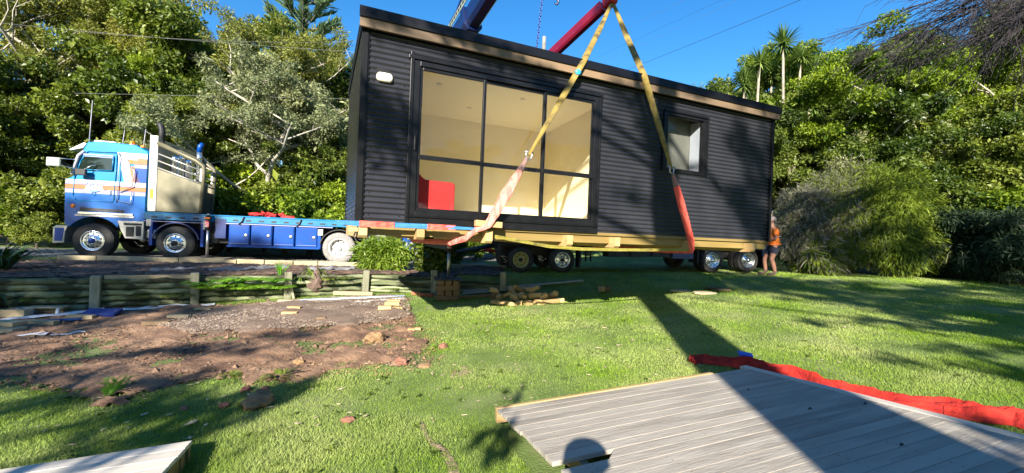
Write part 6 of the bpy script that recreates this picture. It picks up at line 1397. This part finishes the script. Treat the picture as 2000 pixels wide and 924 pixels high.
J = [((0, 0, .95), (.15, .12)), ((.01, 0, 1.10), (.15, .12)), ((.02, 0, 1.30), (.17, .12)), ((.02, 0, 1.43), (.10, .09)), ((.05, 0, 1.52), .055), ((.085, 0, 1.60), (.085, .075)), ((.08, 0, 1.70), (.09, .078)), ((.075, 0, 1.765), (.045, .04)),
     ((.02, .19, 1.40), .062), ((.02, .25, 1.14), .045), ((.24, .20, 1.06), .032), ((.32, .19, 1.06), (.035, .02)), ((.02, -.19, 1.40), .062), ((.06, -.25, 1.14), .045), ((.28, -.2, 1.08), .032), ((.36, -.19, 1.08), (.035, .02)),
     ((.0, .11, .84), .10), ((.07, .12, .50), .062), ((.02, .12, .32), .060), ((-.03, .12, .09), .042), ((.02, .12, .04), .04), ((.16, .13, .03), .035), ((.0, -.11, .84), .10), ((.16, -.12, .50), .062), ((.14, -.12, .3), .058), ((.12, -.12, .09), .042), ((.17, -.12, .04), .04), ((.31, -.13, .03), .035), ((.165, 0, 1.615), .018)]
Ed = [(0, 1), (1, 2), (2, 3), (3, 4), (4, 5), (5, 6), (6, 7), (3, 8), (8, 9), (9, 10), (10, 11), (3, 12), (12, 13), (13, 14), (14, 15), (0, 16), (16, 17), (17, 18), (18, 19), (19, 20), (20, 21), (0, 22), (22, 23), (23, 24), (24, 25), (25, 26), (26, 27), (5, 28)]
# fingers
def add_finger(b, base, dirs, r_):
    global J, Ed
    last = b
    for d in dirs: base = tuple(x + y for x, y in zip(base, d)); J.append((base, r_)); Ed.append((last, len(J) - 1)); last = len(J) - 1
for hb, sy in ((11, 1), (15, -1)):
    bx, by, bz = J[hb][0]
    for i, dy in enumerate((-.028, -.009, .010, .028)): add_finger(hb, (bx, by + dy, bz), [(.035 + .004 * (i in (1, 2)), 0, -.004), (.022, 0, -.018), (.008, 0, -.018)], .0085)
    add_finger(hb, (bx - .03, by - sy * .03, bz), [(.01, -sy * .018, .0), (.025, -sy * .01, -.004)], .010)
skinned('body', J, Ed, 0, M_skin, man, 2)
JS = [((0, 0, .97), (.178, .145)), ((.01, 0, 1.10), (.178, .145)), ((.02, 0, 1.30), (.195, .145)), ((.02, 0, 1.42), (.125, .11)), ((.035, 0, 1.475), (.075, .07)), ((.02, .20, 1.39), .082), ((.02, .245, 1.20), .072), ((.02, -.20, 1.39), .082), ((.05, -.245, 1.20), .072)]
skinned('shirt', JS, [(0, 1), (1, 2), (2, 3), (3, 4), (3, 5), (5, 6), (3, 7), (7, 8)], 1, M_hiv, man, 2)
skinned('shorts', [((0, 0, .98), (.172, .14)), ((0, 0, .90), (.17, .14)), ((0, .11, .80), .118), ((.045, .12, .60), .10), ((0, -.11, .80), .118), ((.11, -.12, .60), .10)], [(0, 1), (1, 2), (2, 3), (1, 4), (4, 5)], 0, mat('navy_shorts', (.012, .015, .03), rough=.85), man, 2)
M_boot = mat('brown_boot', (.09, .06, .045), rough=.8)
for x, y in ((-.03, .12), (.12, -.12)): skinned('boot', [((x, y, .17), .055), ((x, y, .06), .055), ((x + .10, y, .045), .050), ((x + .20, y, .035), .042)], [(0, 1), (1, 2), (2, 3)], 1, M_boot, man, 1)
hb_ = MB().lathe([(.0001, .105), (.045, .098), (.075, .078), (.095, .045), (.102, .0), (.098, -.035), (.085, -.06)], 20, 'z', (.055, 0, 1.715)); hb_.build('hair', mat('grey_hair', (.16, .13, .12), rough=.9), man)
rb_ = MB(); rb_.tube([(.02 + .19 * math.cos(q), .165 * math.sin(q), 1.20) for q in [2 * PI * i / 20 for i in range(21)]], .022, 5, flat=.2, caps=False); rb_.build('reflective_band', mat('grey_reflective', (.6, .6, .62), rough=.4), man)
for s in (-1, 1): MB().tube([(.075, s * .085, 1.64), (.06, s * .097, 1.665), (.07, s * .088, 1.69)], .012, 6).build('ear', M_skin, man); MB().tube([(.155, s * .03, 1.645), (.163, s * .03, 1.645)], .009, 6).build('eye', M_dark, man)
MB().tube([(.155, -.02, 1.585), (.16, 0, 1.584), (.155, .02, 1.585)], .006, 5).build('mouth', mat('lip', (.3, .08, .06), rough=.6), man)

# ------------------------------------------------------------------ trees behind the viewpoint whose shade falls into the yard
TE = math.tan(SUN_EL) / math.cos(SUN_AZ); TA = math.tan(SUN_AZ)
def shade_tree(label, D, tx, blobs, seed, lm='mid', dens=1.0, tr=.22, limbs=True):
    """an unseen tree standing D metres behind the camera; each blob (lateral, height where its shade is wanted, half width, half height, density) is a leafy bough"""
    r = np.random.RandomState(seed); x0 = tx - D * TA; z0 = gz(x0, -D); o = empty('tree', (x0, -D, z0), (0, 0, 0), label, 'tree', 'trees behind the viewpoint'); Ps = []; mb = MB(); zt = 0
    cs = [Vector((s_ - D * TA - x0, 0, h + D * TE - z0)) for s_, h, *_ in blobs]; zt = max(c.z for c in cs)
    mb.tube([(0, 0, -.2), (.06, .05, zt * .3), (-.05, 0, zt * .6), (0, 0, zt * .95)], [tr, tr * .85, tr * .6, tr * .2], 10)
    for c, (s_, h, rs_, rh, dn) in zip(cs, blobs):
        if limbs:
            a = Vector((0, 0, max(.8, min(c.z - abs(c.x) * .5, zt * .9)))); mb.tube([a, a.lerp(c, .5) + Vector((0, 0, .12)), c], [tr * .35, tr * .22, .02], 6)
        n = int(2 * PI * rs_ * rh / .0042 * min(dn, 1.05) * dens); q = unit(r.normal(0, 1, (n, 3))) * (r.uniform(0, 1, n) ** .4)[:, None] * np.array([rs_, min(1.2, .4 + rs_ * .5), rh])
        # break the bough up into clumps
        cl = np.sin(q[:, 0] * 3.1 + s_) + np.sin(q[:, 0] * 7.3 + q[:, 2] * 5 + h) + np.sin(q[:, 2] * 9 + s_ * 3) > -.75; q = q[cl]; q[:, 2] -= q[:, 1] * TE; Ps.append(q + np.array(tuple(c)))
    P = np.concatenate(Ps); mb.build('trunk', M_bark, o); link('crown', leaf_cloud('crown', P, unit(P * 0 + r.normal(0, 1, P.shape)), .15, .09, LM[lm], seed + 1), o); return o
shade_tree('leafy tree behind the viewpoint shading the truck wheels and left end of the wall', 16, -11, [(-11.4, 5.2, 3.0, 1.6, 2.2), (-14.2, 6.7, 2.6, 1.5, 2.4), (-12.3, 7.9, .75, 1.0, 2), (-10.6, 7.3, 1.0, .35, 1.4), (-9.8, 4.5, 1.9, .95, 2.2), (-8.2, 3.75, 1.4, .5, 2.2), (-12, 3.6, 3.0, 1.3, 2.2), (-17.5, 6.5, 2.2, 2.2, 1)], 1)
shade_tree('slim tree behind the viewpoint drawing long shade streaks over the bare soil', 10, -7.6, [(-6.6, 2.44, 1.0, .12, 2.5), (-5.2, 2.62, 1.0, .13, 2.5), (-4.5, 3.05, .6, .14, 2), (-5.9, 2.05, 1.0, .14, 2.5), (-4.4, 2.08, .7, .10, 2.2), (-8.6, 3.0, 1.1, .45, 2), (-8.4, 2.2, 1.3, .6, 2)], 2, tr=.14)
shade_tree('low spreading tree behind the viewpoint shading the grass at lower left', 7, -5.2, [(-4.9, 1.80, 1.0, .14, 2.5), (-3.7, 1.75, .9, .17, 2.5), (-3.0, 2.02, .4, .13, 2), (-3.3, 1.50, .8, .14, 2.2), (-5.4, 1.2, 1.2, .22, 1)], 3, tr=.12)
shade_tree('spreading tree behind the viewpoint shading the right end of the cabin and the far lawn', 13, 6.0, [(3.9, 6.9, .9, 1.5, 1), (3.1, 7.9, .5, .5, .9), (2.95, 6.6, .25, .5, .8), (4.9, 6.9, 1.0, 1.5, .9), (.75, 6.05, .35, .12, .7), (.6, 7.75, .5, .2, .7), (5.4, 6.2, 1.4, .8, 1.8), (7.6, 6.2, 2.2, .65, 2.2), (7.4, 5.25, 2.0, .32, 2), (9.6, 5.1, 1.6, .4, 2), (6.3, 5.65, 1.0, .3, 2), (11.5, 5.2, 1.6, .8, 2), (7.4, 4.85, 2.3, .40, .8), (5.0, 5.2, .7, .25, .8), (9.5, 4.4, 1.8, .5, 1), (4.9, 6.6, 1.0, .9, .8), (6.2, 5.2, .8, .28, 1.8), (8.6, 5.7, 1.5, .4, 1.6), (10.4, 6.2, 1.4, .6, 1.8), (5.0, 8.4, 1.6, .7, .7), (9.2, 8.4, 2.2, 1.0, 1.2), (.95, 7.4, .3, .3, .8)], 5)
shade_tree('slender tree behind the viewpoint drawing streaks over the right lawn', 9, 8.0, [(2.85, 1.62, .42, .2, 1), (3.2, 1.86, .4, .08, .9), (6.7, 4.45, 1.3, .32, 2.4), (6.2, 3.5, 1.2, .26, 1), (7.6, 4.1, 1.6, .42, 1), (5.4, 3.9, .8, .13, 1), (5.7, 3.1, .8, .15, 1), (8.6, 4.0, 1.6, .4, 2.2), (9.5, 3.4, 1.5, .6, 2.2), (7.2, 3.3, .8, .2, .9), (6.9, 2.7, .9, .22, .9), (5.5, 4.1, .8, .14, 2), (4.3, 3.85, .8, .10, 1.8), (6.5, 3.6, 1.0, .16, 2), (5.0, 3.0, .8, .11, 2), (3.9, 2.72, .7, .09, 1.8), (4.6, 2.5, .6, .10, 2), (8.3, 4.7, .9, .25, 2), (7.7, 3.8, .9, .3, 2), (6.0, 2.85, .7, .2, 2)], 6, tr=.11)
shade_tree('dense tree behind the viewpoint shading the dark shrubs at the right', 15, 13.5, [(13.5, 7.4, 2.4, 1.6, 1), (12.0, 6.4, 1.2, .6, 1), (16, 8, 2.5, 2.0, 1), (10.6, 8.6, .6, .9, .7)], 7)
shade_tree('thin leafy stem added unseen behind the viewpoint to shade a spot beside the deck', 4, -.75, [(-.68, 2.02, .09, .12, 1.5), (-.68, 1.62, .16, .16, 1.6)], 8, tr=.012, limbs=False)  # made-up leaf blobs on a stem, added only to cast this dark spot
def big_trunk():
    x0, y0 = .84, -5.5; o = empty('big_trunk_tree', (x0, y0, gz(x0, y0)), (0, 0, 0), 'tall tree with a thick straight trunk behind the viewpoint, shading the middle of the lawn', 'tree', 'trees behind the viewpoint')
    MB().tube([(0, 0, -.2), (.0, 0, 2.6), (-.02, 0, 4.0), (-.14, 0, 5.2), (-.18, 0, 6.6), (-.26, 0, 7.8), (-.48, 0, 8.5), (-.58, 0, 9.3), (-.56, 0, 11), (-.4, 0, 14)], [.75, .60, .55, .42, .40, .40, .30, .23, .21, .18], 16).tube([(-.5, 0, 8.8), (-1.0, 0, 10.2), (-1.5, .2, 11.4)], [.1, .08, .05], 8).tube([(-.55, 0, 10.4), (.1, 0, 9.8), (.7, 0, 9.3)], [.07, .05, .04], 8).build('trunk', M_bark, o)
    link('crown', PROTO['A1'][2], o, (0, 0, 10), (0, 0, 1), .7)
    r = np.random.RandomState(5); Ps = []; D = 5.5; mb = MB()
    for s_, h, rs_, rh, dn in ((-3.0, 5.85, .6, .55, 1.6), (-1.5, 7.40, 1.1, .16, 1.4), (-.6, 7.3, .5, .10, 1.0), (-2.9, 7.2, .3, .2, 1.0)):
        c = Vector((s_ - D * TA - x0, 0, h + D * TE - o.location.z)); a = Vector((-.25, 0, c.z - .6)); mb.tube([a, a.lerp(c, .5) + Vector((0, 0, .1)), c], [.07, .045, .012], 6)
        n = int(2 * PI * rs_ * rh / .0042 * min(dn, 1)); q = unit(r.normal(0, 1, (n, 3))) * (r.uniform(0, 1, n) ** .4)[:, None] * np.array([rs_, .6, rh]); q[:, 2] -= q[:, 1] * TE; Ps.append(q + np.array(tuple(c)))
    P = np.concatenate(Ps); mb.build('bough', M_bark, o); link('crown', leaf_cloud('crown', P, unit(r.normal(0, 1, P.shape)), .13, .08, LM['mid'], 6), o)
big_trunk()
for i, (x, y, k) in enumerate(((-24, -19, 'A1'), (-16, -22, 'A2'), (-9, -24, 'A1'), (-2, -23, 'A2'), (5, -24, 'A1'), (12, -22, 'A2'), (20, -20, 'A1'))):  # unseen row, added to keep bright sky out of the cabin window reflections
    plant(k, x, y, 10.5, ['leftmost', 'second', 'third', 'fourth', 'fifth', 'sixth', 'rightmost'][i] + ' tree of the unseen row added behind the viewpoint to darken window reflections', group='trees behind the viewpoint', sx=1.3)
for i, (x, y, k, h) in enumerate(((-28, 3, 'A2', 12), (-29, -3, 'A1', 12), (-28, -9, 'A2', 12), (31, 8, 'A1', 13), (30, 0, 'A2', 13), (30, -7, 'A1', 12), (29, -14, 'A2', 11))):  # unseen side belts, added to cut the sky fill in the shaded parts
    plant(k, x, y, h, ['nearest left side', 'second left side', 'third left side', 'nearest right side', 'second right side', 'third right side', 'fourth right side'][i] + ' tree of the unseen belt added beside the yard to block sky light', group='trees behind the viewpoint', sx=1.2)
# the photographer, whose head and shoulders shade the near deck
ph = empty('person', (-.02, -.30, gz(0, -.3) + .0), (0, 0, math.radians(90)), 'person standing on the deck just behind the viewpoint holding up a phone', 'person')
for c_ in list(man.children):
    d_ = c_.copy(); C.objects.link(d_); d_.parent = ph
ph.scale = (1.25, 1.35, .95)
